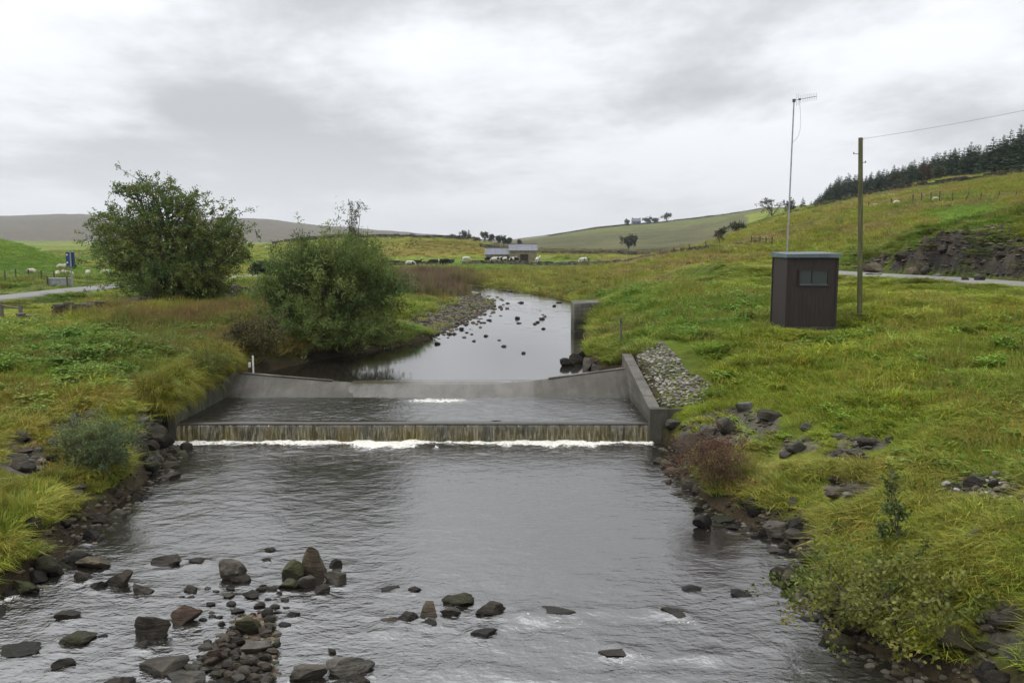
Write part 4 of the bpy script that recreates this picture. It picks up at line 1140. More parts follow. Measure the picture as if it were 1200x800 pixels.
LAND = [
 (205, 520, 46, 24, "wet", "low black boulder at the left foot of the falling water", .1), (180, 507, 40, 26, "dark", "grey-streaked black boulder just left of the weir sill", .1), (192, 482, 30, 30, "wet", "tall black boulder against the left weir wall", .1),
 (172, 546, 24, 15, "wet", "dark boulder half under the grass downstream of the left weir end", .3), (165, 492, 24, 16, "grey", "grey stone above the black boulders left of the sill", 0), (160, 520, 26, 22, "dark", "dark stone beneath the grey-green willow shrub", .2),
 (83, 494, 28, 24, "dark", "dark outcrop rock in the grass at left, largest of its cluster", .1), (102, 515, 22, 16, "dark", "dark outcrop stone right of the largest in the left grass", .1), (101, 484, 15, 9, "pale", "pale lichen-covered stone in the left grass", 0),
 (60, 517, 22, 10, "grey", "flat grey stone in the left grass below the outcrop", 0), (22, 512, 26, 14, "dark", "dark stone half sunk in grass near the left edge", .1), (20, 540, 32, 22, "grey", "grey rock cluster piece at the left edge of the picture", .1), (20, 527, 26, 12, "brown", "brownish stone at the left edge above the grey one", 0),
 (86, 528, 15, 8, "dark", "small dark stone in the grass under the left outcrop", 0), (55, 535, 20, 9, "dark", "low dark stone in the grass between the left outcrops", .2), (88, 571, 20, 10, "grey", "grey stone showing at the left waterline below the bush", 0), (37, 618, 20, 24, "wet", "black rock in the hollow of the left bank", .1), (75, 612, 18, 13, "wet", "black rock under overhanging grass left of the lone dark rock", .1),
 (792, 496, 26, 12, "grey", "flat slab propped at the end of the right weir wall", 0), (806, 516, 42, 26, "grey", "large rounded grey boulder at the water's edge below the right wall", 0), (832, 504, 28, 20, "grey", "grey outcrop block right of the rounded boulder", .1), (853, 500, 30, 22, "grey", "broken grey outcrop with hollows right of the wall end", .1), (846, 518, 34, 18, "brown", "brownish low outcrop above the reddish shrub", .05),
 (875, 476, 24, 15, "pale", "pale angular rock in grass at the foot of the cobbles", 0), (905, 488, 34, 16, "dark", "dark rock ledge in grass right of the outcrop", .1), (945, 500, 16, 11, "pale", "small pale rock alone in grass above the ledge", 0), (936, 523, 42, 17, "grey", "long slanting grey slab in the right bank grass", 0), (922, 530, 22, 12, "pale", "pale lower end stone of the slanting slab", 0),
 (986, 510, 20, 9, "pale", "small flat whitish rock in the right grass", 0), (1021, 517, 27, 15, "grey", "rounded grey rock with rusty plants behind it", 0), (1044, 514, 14, 10, "grey", "small grey rock right of the rounded grey one", 0), (980, 530, 26, 8, "grey", "low grey ledge below the small whitish rock", 0), (1006, 531, 22, 8, "grey", "low grey stone right of the ledge", 0), (1014, 536, 10, 6, "pale", "tiny white stone below the low grey stones", 0),
 (981, 563, 18, 12, "dark", "dark stone above the two smooth slabs", 0), (1011, 571, 34, 14, "buff", "smooth brownish slab leaning right in the bank grass", 0), (982, 577, 28, 13, "buff", "smooth brownish slab beside the leaning one", 0),
 (1145, 562, 26, 20, "grey", "largest grey rock in the stony patch at right", 0), (1190, 573, 28, 14, "pale", "pale rounded stone at the right end of the stony patch", 0), (1118, 568, 18, 10, "grey", "grey stone at the left end of the stony patch", 0), (1168, 568, 16, 12, "dark", "dark stone in the middle of the stony patch", 0), (1180, 598, 16, 9, "grey", "small grey stone below the stony patch at right", 0),
 (1186, 722, 44, 30, "grey", "big grey boulder in grass at the right edge", .05), (1155, 728, 22, 16, "grey", "greyish stone left of the big right-edge boulder", .1), (1165, 760, 40, 12, "dark", "low dark rock under the big right-edge boulder", .2), (930, 591, 15, 17, "grey", "upright grey rock between grass tufts near the right waterline", 0), (1182, 594, 10, 8, "dark", "tiny dark stone at the right edge under the stony patch", 0),
 (1026, 313, 24, 13, "buff", "large pale slab resting below the shale cutting", 0), (1024, 321, 22, 5, "pale", "thin white slab under the large pale one by the lane", 0), (1072, 318, 16, 9, "buff", "buff block by the lane in the shale cutting", 0), (1086, 316, 12, 10, "grey", "grey block right of the buff one in the cutting", 0), (1150, 326, 14, 9, "grey", "grey block at the lane's edge below the cutting", 0), (1132, 326, 12, 8, "brown", "brown block at the lane's edge below the cutting", 0),
 (1098, 323, 14, 5, "pale", "flat pale stone beside the lane under the cutting", 0), (1110, 290, 20, 10, "dark", "dark shale block high in the cutting", 0), (1060, 300, 18, 10, "dark", "dark shale block low in the cutting", 0), (1175, 300, 18, 9, "dark", "dark shale block near the right end of the cutting", 0), (1155, 306, 8, 5, "pale", "tiny pale stone in the right part of the cutting", 0),
]
LANDPOS = []
for (u, v, w, h, c, lab, ms) in LAND:
    o = river_stone(u, v, w, h, c, lab, None, ms, land=True, name="boulder" if w >= 20 else "stone", up_=.12)
    LANDPOS.append((o.location[0], o.location[1], w * o.location[1] / F))
UPS = [(495, 392, 13, 8), (512, 402, 12, 6), (540, 385, 12, 6), (590, 405, 11, 5), (613, 413, 9, 5), (585, 398, 8, 4), (607, 372, 11, 6), (635, 373, 12, 5), (630, 377, 8, 4), (608, 378, 10, 4), (655, 354, 10, 4), (650, 358, 8, 4), (610, 354, 12, 4), (560, 344, 12, 4), (598, 342, 8, 3), (570, 393, 10, 5), (555, 399, 9, 4), (598, 376, 7, 4),
       (545, 413, 10, 4), (640, 411, 10, 4), (530, 408, 8, 4), (615, 389, 8, 4), (645, 437, 10, 5), (572, 380, 9, 4), (583, 372, 9, 4)]
for k, (u, v, w, h) in enumerate(UPS[:17]):
    river_stone(u, v, w * .7, h * .5, random.choice(["dark", "wet", "dark"]), "small dark stone breaking the surface " + ("just upstream of the upper weir" if v > 395 else "beside the concrete abutment upstream" if u > 603 else "off the shingle bar upstream"), "stones standing in the upstream reach", up=True, level=2, name="stone")
for (u, v, w, h, c, lab) in [(665, 424, 20, 10, "wet", "low black rock at the left tip of the pile beside the upper weir"), (676, 420, 20, 13, "dark", "dark rock in the pile beside the upper weir's right end"), (689, 426, 22, 14, "grey", "grey boulder nearest the right end of the upper weir"), (682, 412, 15, 10, "dark", "topmost dark rock of the pile upstream of the right weir end"), (698, 430, 16, 9, "grey", "small grey rock between boulder and right weir wall"), (690, 412, 12, 9, "green", "olive stone behind the pile upstream of the right weir end")]:
    river_stone(u, v, w, h, c, lab, up=True, name="boulder" if w >= 20 else "stone", level=2)
def stone_field(name, pts, sizes, cols, material, level=1, label=None, kind="stuff", flat=.6, parent=None, variants=10):
    """many little stones as one mass"""
    vs = [rock_shape(900 + i, level, 6, .8) for i in range(variants)]
    V = []; Fc = []; C = []; n = 0
    for p, s_, c in zip(pts, sizes, cols):
        v, f = vs[random.randrange(variants)]
        v = rotz(v, random.random() * 6.28) * np.array([s_ / 2, s_ / 2 * random.uniform(.6, .95), s_ / 2 * flat * random.uniform(.7, 1.3)])
        V.append(v + np.asarray(p)); Fc.append(f + n); C.append(np.broadcast_to(c, (len(v), 3))); n += len(v)
    V = np.vstack(V); org = V.mean(0)
    o = link(name, mesh_np(name, V - org, np.vstack(Fc), np.vstack(C), False), material, tuple(org))
    return tag(o, label, None, None, kind)
def pick(n, cs, gain=1.3):
    cs = [np.array(RC[c]) * gain for c in cs]
    return [cs[random.randrange(len(cs))] * random.uniform(.6, 1.35) for _ in range(n)]
CN = {"dark": "dark grey", "wet": "wet black", "grey": "mid-grey", "green": "olive-green", "buff": "buff", "pale": "pale grey", "brown": "reddish-brown"}
# scattered heap of smaller stones around the pale boulder, each its own
heap = [(168 + random.random() * 156, 716 + random.random() * 86) for _ in range(640)]
k = 0
for (u, v) in heap:
    lo = 312 + random.gauss(0, 7)
    if u < 296 - (v - 716) * 1.25 or u > lo: continue
    if u < 270 and random.random() < .45: continue
    if any(abs(u - b_[0]) < b_[2] * .45 and abs(v - b_[1]) < b_[3] * .45 for b_ in BOULDERS): continue
    w = random.uniform(8, 19)
    river_stone(u, v, w, w * random.uniform(.45, .7), (hc_ := random.choice(["grey", "buff", "dark", "green", "pale", "brown", "buff"])), ("broader " if w > 13 else "small ") + CN[hc_] + " stone " + ("in the upper part" if v < 745 else "in the middle" if v < 772 else "at the bottom-edge end") + " of the pebble heap", "stones of the pebble heap at the bottom", z=random.uniform(0, .10), level=2, name="stone", ang=.6)
    k += 1
P = []; Sz = []
for _ in range(1300):
    v = 722 + random.random() * 84; u = 300 - (v - 716) * 1.0 + random.gauss(0, 1) * 8 + (1 - random.random() ** 1.5) * (18 + (v - 716) * 1.0)
    u += random.gauss(0, 5)
    if u > 322 + random.gauss(0, 6): continue
    p = on_plane(u, v, -.01); P.append(tuple(p)); Sz.append(random.uniform(.05, .17))
stone_field("pebbles", P, Sz, pick(len(P), ["grey", "buff", "dark", "green", "brown"]), M["stones"], 1, "shoal of small pebbles between the stones of the heap")
for _ in range(34):
    u = random.uniform(212, 338); v = random.uniform(684, 730); w = random.uniform(7, 15)
    if any(abs(u - b_[0]) < b_[2] * .5 and abs(v - b_[1]) < b_[3] * .6 for b_ in BOULDERS): continue
    river_stone(u, v, w, w * random.uniform(.35, .6), random.choice(["dark", "wet", "grey", "dark"]), "small dark stone scattered upstream of the pebble heap", "stones scattered upstream of the pebble heap", level=2, name="stone")
# loose stones along both waterlines
def shore(n, where, group, side, y0, y1):
    made = 0; tries = 0
    L_ = np.array(left if side < 0 else right)
    L_ = L_[(L_[:, 1] > y0 - 3) & (L_[:, 1] < y1 + 3)]
    while made < n and tries < n * 6:
        tries += 1
        y = y0 + (y1 - y0) * random.random()
        o = np.argsort(L_[:, 1]); x = np.interp(y, L_[o, 1], L_[o, 0]) + side * random.uniform(-.5, .5)
        z = max(gz(x, y), float(water_z(np.array([y]))[0]) - .05)
        s_ = random.uniform(.14, .55)
        stone((x, y, z - .03), (s_, s_ * random.uniform(.6, .9), s_ * random.uniform(.4, .7)), (hc_ := random.choice(["dark", "wet", "dark", "grey", "green", "brown"])), ("large " if s_ > .4 else "middling " if s_ > .27 else "small ") + CN[hc_] + " stone at the waterline " + [q for lim, q in where if y < lim][0], group, random.choice([0, 0, .3]), level=2, name="stone")
        made += 1
shore(64, [(13, "of the left bank among the mossy boulders"), (17, "under the overhanging grass of the left bank"), (99, "below the grey-green shrub on the left bank")], "stones along the left waterline", -1, 10, 22)
shore(64, [(12, "under the alder bush"), (16, "of the right bank beside the layered grey rock"), (99, "below the reddish shrub on the right bank")], "stones along the right waterline", 1, 9, 21.5)

# shingle bar upstream on the left
P = []; Sz = []
cy_ = np.exp(rng.uniform(math.log(40), math.log(82), 30000)); cx_ = rng.uniform(-9.5, 2.5, 30000)
cs_ = river_sd(cx_, cy_); cz_ = np.maximum(gfast(cx_, cy_), zw_up(cy_) - .02)
for x, y, sdv, zg in zip(cx_, cy_, cs_, cz_):
    if len(P) >= 2600: break
    if sdv > 3.4 + random.uniform(-.7, .7) or sdv < -3.0: continue
    if sdv < 0 and random.random() > .15 * math.exp(sdv * 1.6): continue
    if x > 0 and sdv > 0: continue
    s_ = random.uniform(.10, .34) * (1.25 if sdv < 0 else 1)
    P.append((x, y, zg + s_ * .08)); Sz.append(s_)
stone_field("shingle", P, Sz, pick(len(P), ["dark", "grey", "dark", "buff", "grey"]), M["stones"], 1, "bar of loose dark shingle along the left of the upstream reach")
# cobbles behind the right weir wall
def cobbles(n, poly, size, name, cs, label, gain=2.0):
    P = []; Sz = []
    poly = np.array(poly, float)
    def inside(u, v):
        c = False
        for i in range(len(poly)):
            a, b_ = poly[i], poly[(i + 1) % len(poly)]
            if (a[1] > v) != (b_[1] > v) and u < (b_[0] - a[0]) * (v - a[1]) / (b_[1] - a[1]) + a[0]: c = not c
        return c
    tries = 0
    while len(P) < n and tries < n * 30:
        tries += 1
        u = random.uniform(poly[:, 0].min(), poly[:, 0].max()); v = random.uniform(poly[:, 1].min(), poly[:, 1].max())
        if not inside(u, v): continue
        h = hit(u, v, 10, 60); s_ = random.uniform(*size)
        if any((h[0] - q[0]) ** 2 + (h[1] - q[1]) ** 2 < (.4 * (s_ + t_)) ** 2 for q, t_ in zip(P, Sz)): continue
        P.append((h[0], h[1], h[2] + s_ * .12)); Sz.append(s_)
    stone_field(name, P, Sz, pick(len(P), cs, gain), M["stones"], 2, label)
cobbles(1250, [(742, 406), (775, 399), (790, 415), (805, 435), (838, 452), (842, 470), (790, 477), (768, 474), (752, 440)], (.09, .18), "cobble_pitching", ["pale", "grey", "pale", "grey", "grey"], "sloping bed of pale grey cobbles behind the right weir wall")
cobbles(60, [(148, 452), (160, 452), (188, 478), (185, 490), (165, 480)], (.12, .26), "cobble_patch", ["pale", "pale", "grey"], "patch of pale cobbles beside the left weir wall")
cobbles(90, [(1095, 566), (1120, 556), (1200, 552), (1200, 590), (1160, 584), (1120, 578)], (.07, .2), "stony_rubble", ["grey", "pale", "buff", "dark"], "patch of loose rubble in the grass at right")
# rubble where rock breaks through the turf, and pebbles along the waterlines
P = []; Sz = []
cu_ = rng.uniform(0, 1200, 60000); cy_ = rng.uniform(9, 32, 60000)
cx_ = (cu_ - 600) / F * cy_; cz_ = gfast(cx_, cy_); sd_ = river_sd(cx_, cy_)
pt_ = bare(cx_, cy_, cz_)[3]
for x, y, z, a_, b_ in zip(cx_, cy_, cz_, pt_, sd_):
    if a_ > .5 and b_ > 0 and random.random() < .22:
        s_ = random.uniform(.06, .24); P.append((x, y, z + s_ * .08)); Sz.append(s_)
    elif -.45 < b_ < .55 and y < 22 and random.random() < .45:
        s_ = random.uniform(.04, .17); P.append((x, y, max(z, -.02) + s_ * .08)); Sz.append(s_)
stone_field("bank_rubble", P, Sz, pick(len(P), ["dark", "grey", "dark", "buff", "green", "grey"]), M["stones"], 1, "broken rock and pebbles showing through the turf and along both waterlines")
# loose shale in the cutting
P = []; Sz = []
cy_ = rng.uniform(27, 47, 9000); L = ROADL["right"]
cx_ = np.interp(cy_, L[:, 1], L[:, 0]) + rng.uniform(1.95, 5.6, 9000); cz_ = gfast(cx_, cy_)
cut_ = bare(cx_, cy_, cz_)[0]
for x, y, z, cv_ in zip(cx_, cy_, cz_, cut_):
    if len(P) >= 900: break
    if random.random() > .06 + cv_: continue
    s_ = random.uniform(.08, .30) * (1.0 if random.random() < .92 else 1.9)
    P.append((x, y, z + s_ * .06)); Sz.append(s_)
stone_field("shale_rubble", P, Sz, pick(len(P), ["dark", "dark", "wet", "grey", "brown", "buff"]), M["stones"], 2, "dark broken shale strewn over the roadside cutting", flat=.38)

# ------------------------------------------------------------------ grass, herbs and rushes
TUFTS = bpy.data.collections.new("tufts")          # source shapes only, not part of the scene
def blades(n, h, spread, lean, width, seed, tipcol=(1, 1, 1), arch=.5, upright=0.0):
    r = np.random.default_rng(seed)
    a = r.uniform(0, 2 * pi, n); d = spread * np.sqrt(r.random(n))
    bx, by = np.cos(a) * d, np.sin(a) * d
    hh = h * r.uniform(.55, 1.1, n)
    la = a + r.normal(0, .9, n); ln = lean * hh * r.uniform(.2, 1.2, n)
    dx, dy = np.cos(la) * ln, np.sin(la) * ln
    w = width * r.uniform(.6, 1.3, n)
    fa = r.uniform(0, pi, n); wx, wy = np.cos(fa) * w / 2, np.sin(fa) * w / 2
    droop = arch * ln * .6
    V = np.stack([
        np.stack([bx - wx, by - wy, 0 * bx - .03], 1), np.stack([bx + wx, by + wy, 0 * bx - .03], 1),
        np.stack([bx + dx * .4 - wx * .8, by + dy * .4 - wy * .8, hh * .6], 1), np.stack([bx + dx * .4 + wx * .8, by + dy * .4 + wy * .8, hh * .6], 1),
        np.stack([bx + dx * 1.1, by + dy * 1.1, hh - droop], 1)], 1)
    V = V.reshape(-1, 3); k = np.arange(n) * 5
    q = np.stack([k, k + 1, k + 3, k + 2], 1); t = np.stack([k + 2, k + 3, k + 4], 1)
    br = r.uniform(.65, 1.35, n); hue = r.normal(0, .10, n)
    c = np.stack([br * (1 + hue), br, br * (1 - hue)], 1)
    c = np.repeat(c[:, None, :], 5, 1)
    c[:, 4, :] *= np.array(tipcol); c[:, 2:4, :] *= (1 + np.array(tipcol)) / 2
    return V, q, t, np.clip(c.reshape(-1, 3), 0, 3)
def leafy(n, h, spread, size, seed, stems=5):
    r = np.random.default_rng(seed); V = []; q = []; t = []; C = []; m = 0
    for s_ in range(stems):
        a = r.uniform(0, 2 * pi); d = spread * math.sqrt(r.random()); x, y = cos(a) * d, sin(a) * d
        hs = h * r.uniform(.6, 1.1); lx, ly = r.normal(0, .12, 2) * hs
        w = .008
        V += [(x - w, y, -.03), (x + w, y, -.03), (x + lx, y + ly, hs)]; t.append((m, m + 1, m + 2)); C += [(.8, .7, .6)] * 3; m += 3
        for k in range(n):
            f = r.uniform(.15, 1.0); p = np.array([x + lx * f, y + ly * f, hs * f])
            b_ = r.uniform(0, 2 * pi); e = r.uniform(-.25, .6)
            L = size * r.uniform(.6, 1.2) * (1.15 - .5 * f)
            dr = np.array([cos(b_) * cos(e), sin(b_) * cos(e), sin(e)]); sd_ = np.array([-sin(b_), cos(b_), 0]) * L * .30
            md = p + dr * L * .5
            V += [tuple(p), tuple(md - sd_ + (0, 0, .015)), tuple(p + dr * L - (0, 0, L * .2)), tuple(md + sd_ + (0, 0, .015))]
            q.append((m, m + 1, m + 2, m + 3)); m += 4
            g = r.uniform(.7, 1.4); C += [(g * .95, g, g * .9)] * 4
    return np.array(V), np.array(q), np.array(t), np.array(C)
def seedheads(n, h, spread, seed, head=.12):
    r = np.random.default_rng(seed); V, q, t, C = blades(n, h, spread, .25, .009, seed, arch=.2)
    V = list(map(tuple, V)); q = list(map(tuple, q)); t = list(map(tuple, t)); C = list(map(tuple, C)); m = len(V)
    for k in range(n):
        tip = np.array(V[k * 5 + 4])
        for j in range(3):
            b_ = r.uniform(0, pi); w = np.array([cos(b_), sin(b_), 0]) * .016
            dz = head * r.uniform(.6, 1.2)
            V += [tuple(tip - w * .3 + (0, 0, -dz)), tuple(tip + w - (0, 0, dz * .4)), tuple(tip + (0, 0, .02)), tuple(tip - w - (0, 0, dz * .4))]
            q.append((m, m + 1, m + 2, m + 3)); m += 4; C += [(1.25, 1.0, .8)] * 4
    return np.array(V), np.array(q), np.array(t), np.array(C)
TUFT_DEFS = [
    blades(42, .20, .20, .55, .013, 1, (1.15, 1.05, .9)), blades(42, .26, .24, .7, .013, 2, (1.2, 1.08, .9)),          # 0 1 short sward
    blades(60, .48, .16, .8, .015, 3, (1.3, 1.12, .9), .9), blades(60, .58, .18, .9, .015, 4, (1.35, 1.15, .9), 1.0),      # 2 3 tussocks
    seedheads(14, .62, .22, 5), seedheads(16, .75, .25, 6, .16),                                                          # 4 5 seeding grass
    leafy(9, .42, .22, .14, 7, 6), leafy(10, .55, .26, .16, 8, 7),                                                        # 6 7 docks and nettles
    blades(55, .75, .14, .22, .010, 9, (1.1, .95, .85), .15), blades(60, .95, .18, .18, .011, 10, (1.2, 1.0, .9), .1),     # 8 9 rushes
]
for i, (V, q, t, C) in enumerate(TUFT_DEFS):
    me = mesh_np("tuft_%02d" % i, V, [q, t], C, False); me.materials.append(M["grass"])
    TUFTS.objects.link(bpy.data.objects.new("tuft_%02d" % i, me))
def field(name, P, kind, rot, scl, tint, label):
    n = len(P)
    me = bpy.data.meshes.new(name); me.vertices.add(n); me.vertices.foreach_set("co", np.asarray(P, np.float32).ravel())
    a = me.attributes.new("kindex", "INT", "POINT"); a.data.foreach_set("value", np.asarray(kind, np.int32))
    a = me.attributes.new("rot", "FLOAT_VECTOR", "POINT"); a.data.foreach_set("vector", np.asarray(rot, np.float32).ravel())
    a = me.attributes.new("scl", "FLOAT_VECTOR", "POINT"); a.data.foreach_set("vector", np.asarray(scl, np.float32).ravel())
    a = me.attributes.new("tint", "FLOAT_COLOR", "POINT"); c = np.ones((n, 4), np.float32); c[:, :3] = tint; a.data.foreach_set("color", c.ravel())
    o = link(name, me, M["grass"])
    g = bpy.data.node_groups.new(name, "GeometryNodeTree")
    g.interface.new_socket("Geometry", in_out="INPUT", socket_type="NodeSocketGeometry"); g.interface.new_socket("Geometry", in_out="OUTPUT", socket_type="NodeSocketGeometry")
    gi = g.nodes.new("NodeGroupInput"); go = g.nodes.new("NodeGroupOutput")
    ip = g.nodes.new("GeometryNodeInstanceOnPoints"); ci = g.nodes.new("GeometryNodeCollectionInfo")
    ci.inputs["Collection"].default_value = TUFTS; ci.inputs["Separate Children"].default_value = True; ci.inputs["Reset Children"].default_value = True
    def na(nm, dt):
        x = g.nodes.new("GeometryNodeInputNamedAttribute"); x.data_type = dt; x.inputs[0].default_value = nm
        return x.outputs[0]
    g.links.new(gi.outputs[0], ip.inputs["Points"]); g.links.new(ci.outputs[0], ip.inputs["Instance"])
    ip.inputs["Pick Instance"].default_value = True
    g.links.new(na("kindex", "INT"), ip.inputs["Instance Index"])
    g.links.new(na("rot", "FLOAT_VECTOR"), ip.inputs["Rotation"])
    g.links.new(na("scl", "FLOAT_VECTOR"), ip.inputs["Scale"])
    g.links.new(ip.outputs[0], go.inputs[0])
    md = o.modifiers.new("scatter", "NODES"); md.node_group = g
    return tag(o, label, None, None, "stuff")
def scatter(n, y0, y1, exp_, seed):
    r = np.random.default_rng(seed)
    # even per square metre near the camera, thinning with distance
    k = 2 - exp_
    a, b_ = y0 ** k, y1 ** k
    Y = (a + (b_ - a) * r.random(n)) ** (1 / k)
    X = r.uniform(-.88, .88, n) * np.maximum(Y, 12)
    return X, Y, r
def grass_zone(name, n, y0, y1, exp_, seed, label, size):
    X, Y, r = scatter(n, y0, y1, exp_, seed)
    Z = gfast(X, Y)
    sdv = river_sd(X, Y)
    keep = sdv > .12 + .5 * fbm2(X * .9, Y * .9, 3, 331) ** 1.5
    vd = np.full(len(X), 99.0)
    for L in ROADL.values():
        d, zr, sg = line_dist(L, X, Y); keep &= d > 1.75; vd = np.minimum(vd, d)
    sf = np.ones(len(X))
    hd = np.hypot(np.maximum(np.abs(X - HUTP[0]) - .9, 0), np.maximum(np.abs(Y - HUTP[1]) - .8, 0)); sf = .35 + .65 * sstep(.1, 1.3, hd)
    for (bx_, by_, bw_) in LANDPOS:
        q = np.hypot((X - bx_) / (bw_ * .62), (Y - by_ + bw_ * .25) / (bw_ * .8)); keep &= q > 1.0
        sf = np.minimum(sf, .3 + .7 * sstep(1.0, 2.6, q))
    cut, bar, edge, patch, rip, _ = bare(X, Y, Z)
    keep &= r.random(len(X)) > np.clip(cut * .52 + bar * .97 + patch * .75 + rip * 1.6, 0, 1)
    keep &= ~((np.abs(X - HUTP[0]) < .95) & (np.abs(Y - HUTP[1]) < .86))
    keep &= ~((X > WR - .1) & (X < WR + .45) & (Y > Y1 - .3) & (Y < Y2 + .7))
    keep &= ~((X > WR) & (X < WR + 1.8) & (Y > Y1 - .35) & (Y < Y1 + .1))
    keep &= ~((X < WL + .1) & (X > WL - .3) & (Y > Y1 - .2) & (Y < Y2 + .6))
    X, Y, Z, sdv, vd, sf = X[keep], Y[keep], Z[keep], sdv[keep], vd[keep], sf[keep]
    c, lf, tl, sh, reed = turf(X, Y, Z)
    m = len(X); u = r.random(m); kind = np.where(r.random(m) < .5, 0, 1)
    tus = fbm2(X / 1.1, Y / 1.1, 3, 301)
    bankedge = (sdv < .75) & (r.random(m) < .65)
    kind = np.where((tus > .56) & (sh < .4) | bankedge, np.where(r.random(m) < .5, 2, 3), kind)
    sd2 = fbm2(X / 3.1, Y / 3.1, 3, 305)
    seed_ = (u < .012 + .07 * sstep(.52, .68, sd2)) & (sh < .3)
    kind = np.where(seed_, np.where(r.random(m) < .6, 4, 5), kind)
    le = r.random(m) < lf * .42 * sstep(.38, .6, fbm2(X / .9, Y / .9, 3, 337)) + .035 * sstep(.5, .6, fbm2(X / 2 + 7, Y / 2, 3, 311)) * (sh < .3)
    kind = np.where(le & ~bankedge, np.where(r.random(m) < .5, 6, 7), kind)
    ru = (r.random(m) < tl * .30) | ((fbm2(X / 2.3 + 30, Y / 2.3, 3, 313) > .70) & (r.random(m) < .3) & (sh < .2))
    kind = np.where(ru & ~bankedge, np.where(r.random(m) < .5, 8, 9), kind)
    kind = np.where((reed > .4), np.where(r.random(m) < .5, 8, 9), kind)
    # clumped height: a hand's breadth in places, knee high in others
    hgt = (.26 + .62 * fbm2(X / 1.4, Y / 1.4, 3, 317) ** 1.5) * (1 - .35 * sstep(60, 160, Y))
    s_ = size(Y) * r.uniform(.7, 1.25, m)
    hs = hgt * r.uniform(.75, 1.2, m) * (1 - .45 * sh)
    hs = np.where(bankedge & (kind < 4), hs * .9, hs) * (1 - .22 * (1 - sstep(12, 20, Y)))
    hs = np.where(kind >= 8, hs * (.8 + .6 * (reed > .4)), hs)
    hs = hs * (.22 + .78 * sstep(3.0, 8.5, vd)) * sf
    scl = np.stack([s_ * (.6 + .4 * sf), s_ * (.6 + .4 * sf), s_ * hs], 1)
    kind = np.where((vd < 6.5) & (kind > 3), 0, kind)
    rot = np.stack([r.normal(0, .09, m), r.normal(0, .09, m) + .05, r.uniform(0, 2 * pi, m)], 1)
    # tussocks lean out over the water
    cc = c * r.uniform(.8, 1.25, (m, 1)) * (1 + r.normal(0, .06, (m, 3)))
    st_ = (kind == 4) | (kind == 5)
    cc = np.where(st_[:, None], cc * .6 + STRAW * .36, cc)
    cc = np.where(((kind == 6) | (kind == 7))[:, None], cc * .62 + GREEN * np.array((.40, .44, .4)), cc)
    cc = np.where((((kind == 8) | (kind == 9)) & (reed < .4))[:, None], cc * .75 + OLIVE * .2, cc)
    return field(name, np.stack([X, Y, Z - .01], 1), kind, rot, scl, np.clip(cc * np.array((1.44, 1.50, 1.50)), .008, .6), label)
def wall_fringe():
    r = np.random.default_rng(77); n = 900
    Y = r.uniform(Y1 - .3, Y2 + .9, n); X = WL - .30 - np.abs(r.normal(0, .22, n)); Z = np.maximum(gfast(X, Y), np.interp(Y, [Y1, Y2], [.92, 1.28]))
    Z = np.minimum(Z, 1.7); k = r.choice([2, 3, 3, 1], n); s_ = r.uniform(.8, 1.35, n)
    c = LIME * .8 + r.normal(0, .012, (n, 3)); c = np.where((r.random(n) < .3)[:, None], OLIVE * 1.1, c)
    rot = np.stack([r.normal(0, .15, n), .55 + r.normal(0, .25, n), r.normal(0, .5, n)], 1)
    field("grass", np.stack([X, Y, Z], 1), k, rot, np.stack([s_, s_, s_ * .8], 1), np.clip(c * 1.3, .01, .5), "grass hanging over the top of the left weir wall")
wall_fringe()
grass_zone("grass", 128000, 4.5, 48, .75, 401, "rough bank grass, tussocks, seed heads and docks near the weirs", lambda Y: .78 + .018 * Y)
grass_zone("grass", 70000, 46, 150, 1.1, 402, "rough grass and rushes of the valley floor beyond the hut", lambda Y: 1.15 + .011 * Y)
grass_zone("grass", 26000, 145, 420, 1.3, 403, "tussocky pasture of the far slopes", lambda Y: 1.5 + .009 * Y)

# ------------------------------------------------------------------ trees and shrubs
def unit(v): return v / (np.linalg.norm(v, axis=-1, keepdims=True) + 1e-9)
def leaf_faces(P, D, L, Wd, cols, r):
    """one folded diamond leaf per point"""
    n = len(P)
    up = unit(r.normal(0, 1, (n, 3)) + np.array([0, 0, .8]))
    sd_ = unit(np.cross(D, up)); nn = unit(np.cross(sd_, D))
    L = np.broadcast_to(L, (n,))[:, None]; Wd = np.broadcast_to(Wd, (n,))[:, None]
    V = np.stack([P, P + D * L * .5 + sd_ * Wd * .5 + nn * L * .06, P + D * L, P + D * L * .5 - sd_ * Wd * .5 + nn * L * .06], 1).reshape(-1, 3)
    k = np.arange(n) * 4
    return V, np.stack([k, k + 1, k + 2, k + 3], 1), np.repeat(cols, 4, 0)
def bent(a, b_, r, n=6, wob=.1, up=.15):
    a = np.asarray(a, float); b_ = np.asarray(b_, float); L = np.linalg.norm(b_ - a)
    t = np.linspace(0, 1, n)[:, None]
    P = a + (b_ - a) * t
    P[:, 2] += (np.sin(t[:, 0] * pi) * up * L)
    P[1:-1] += r.normal(0, wob * L / n, (n - 2, 3))
    return P
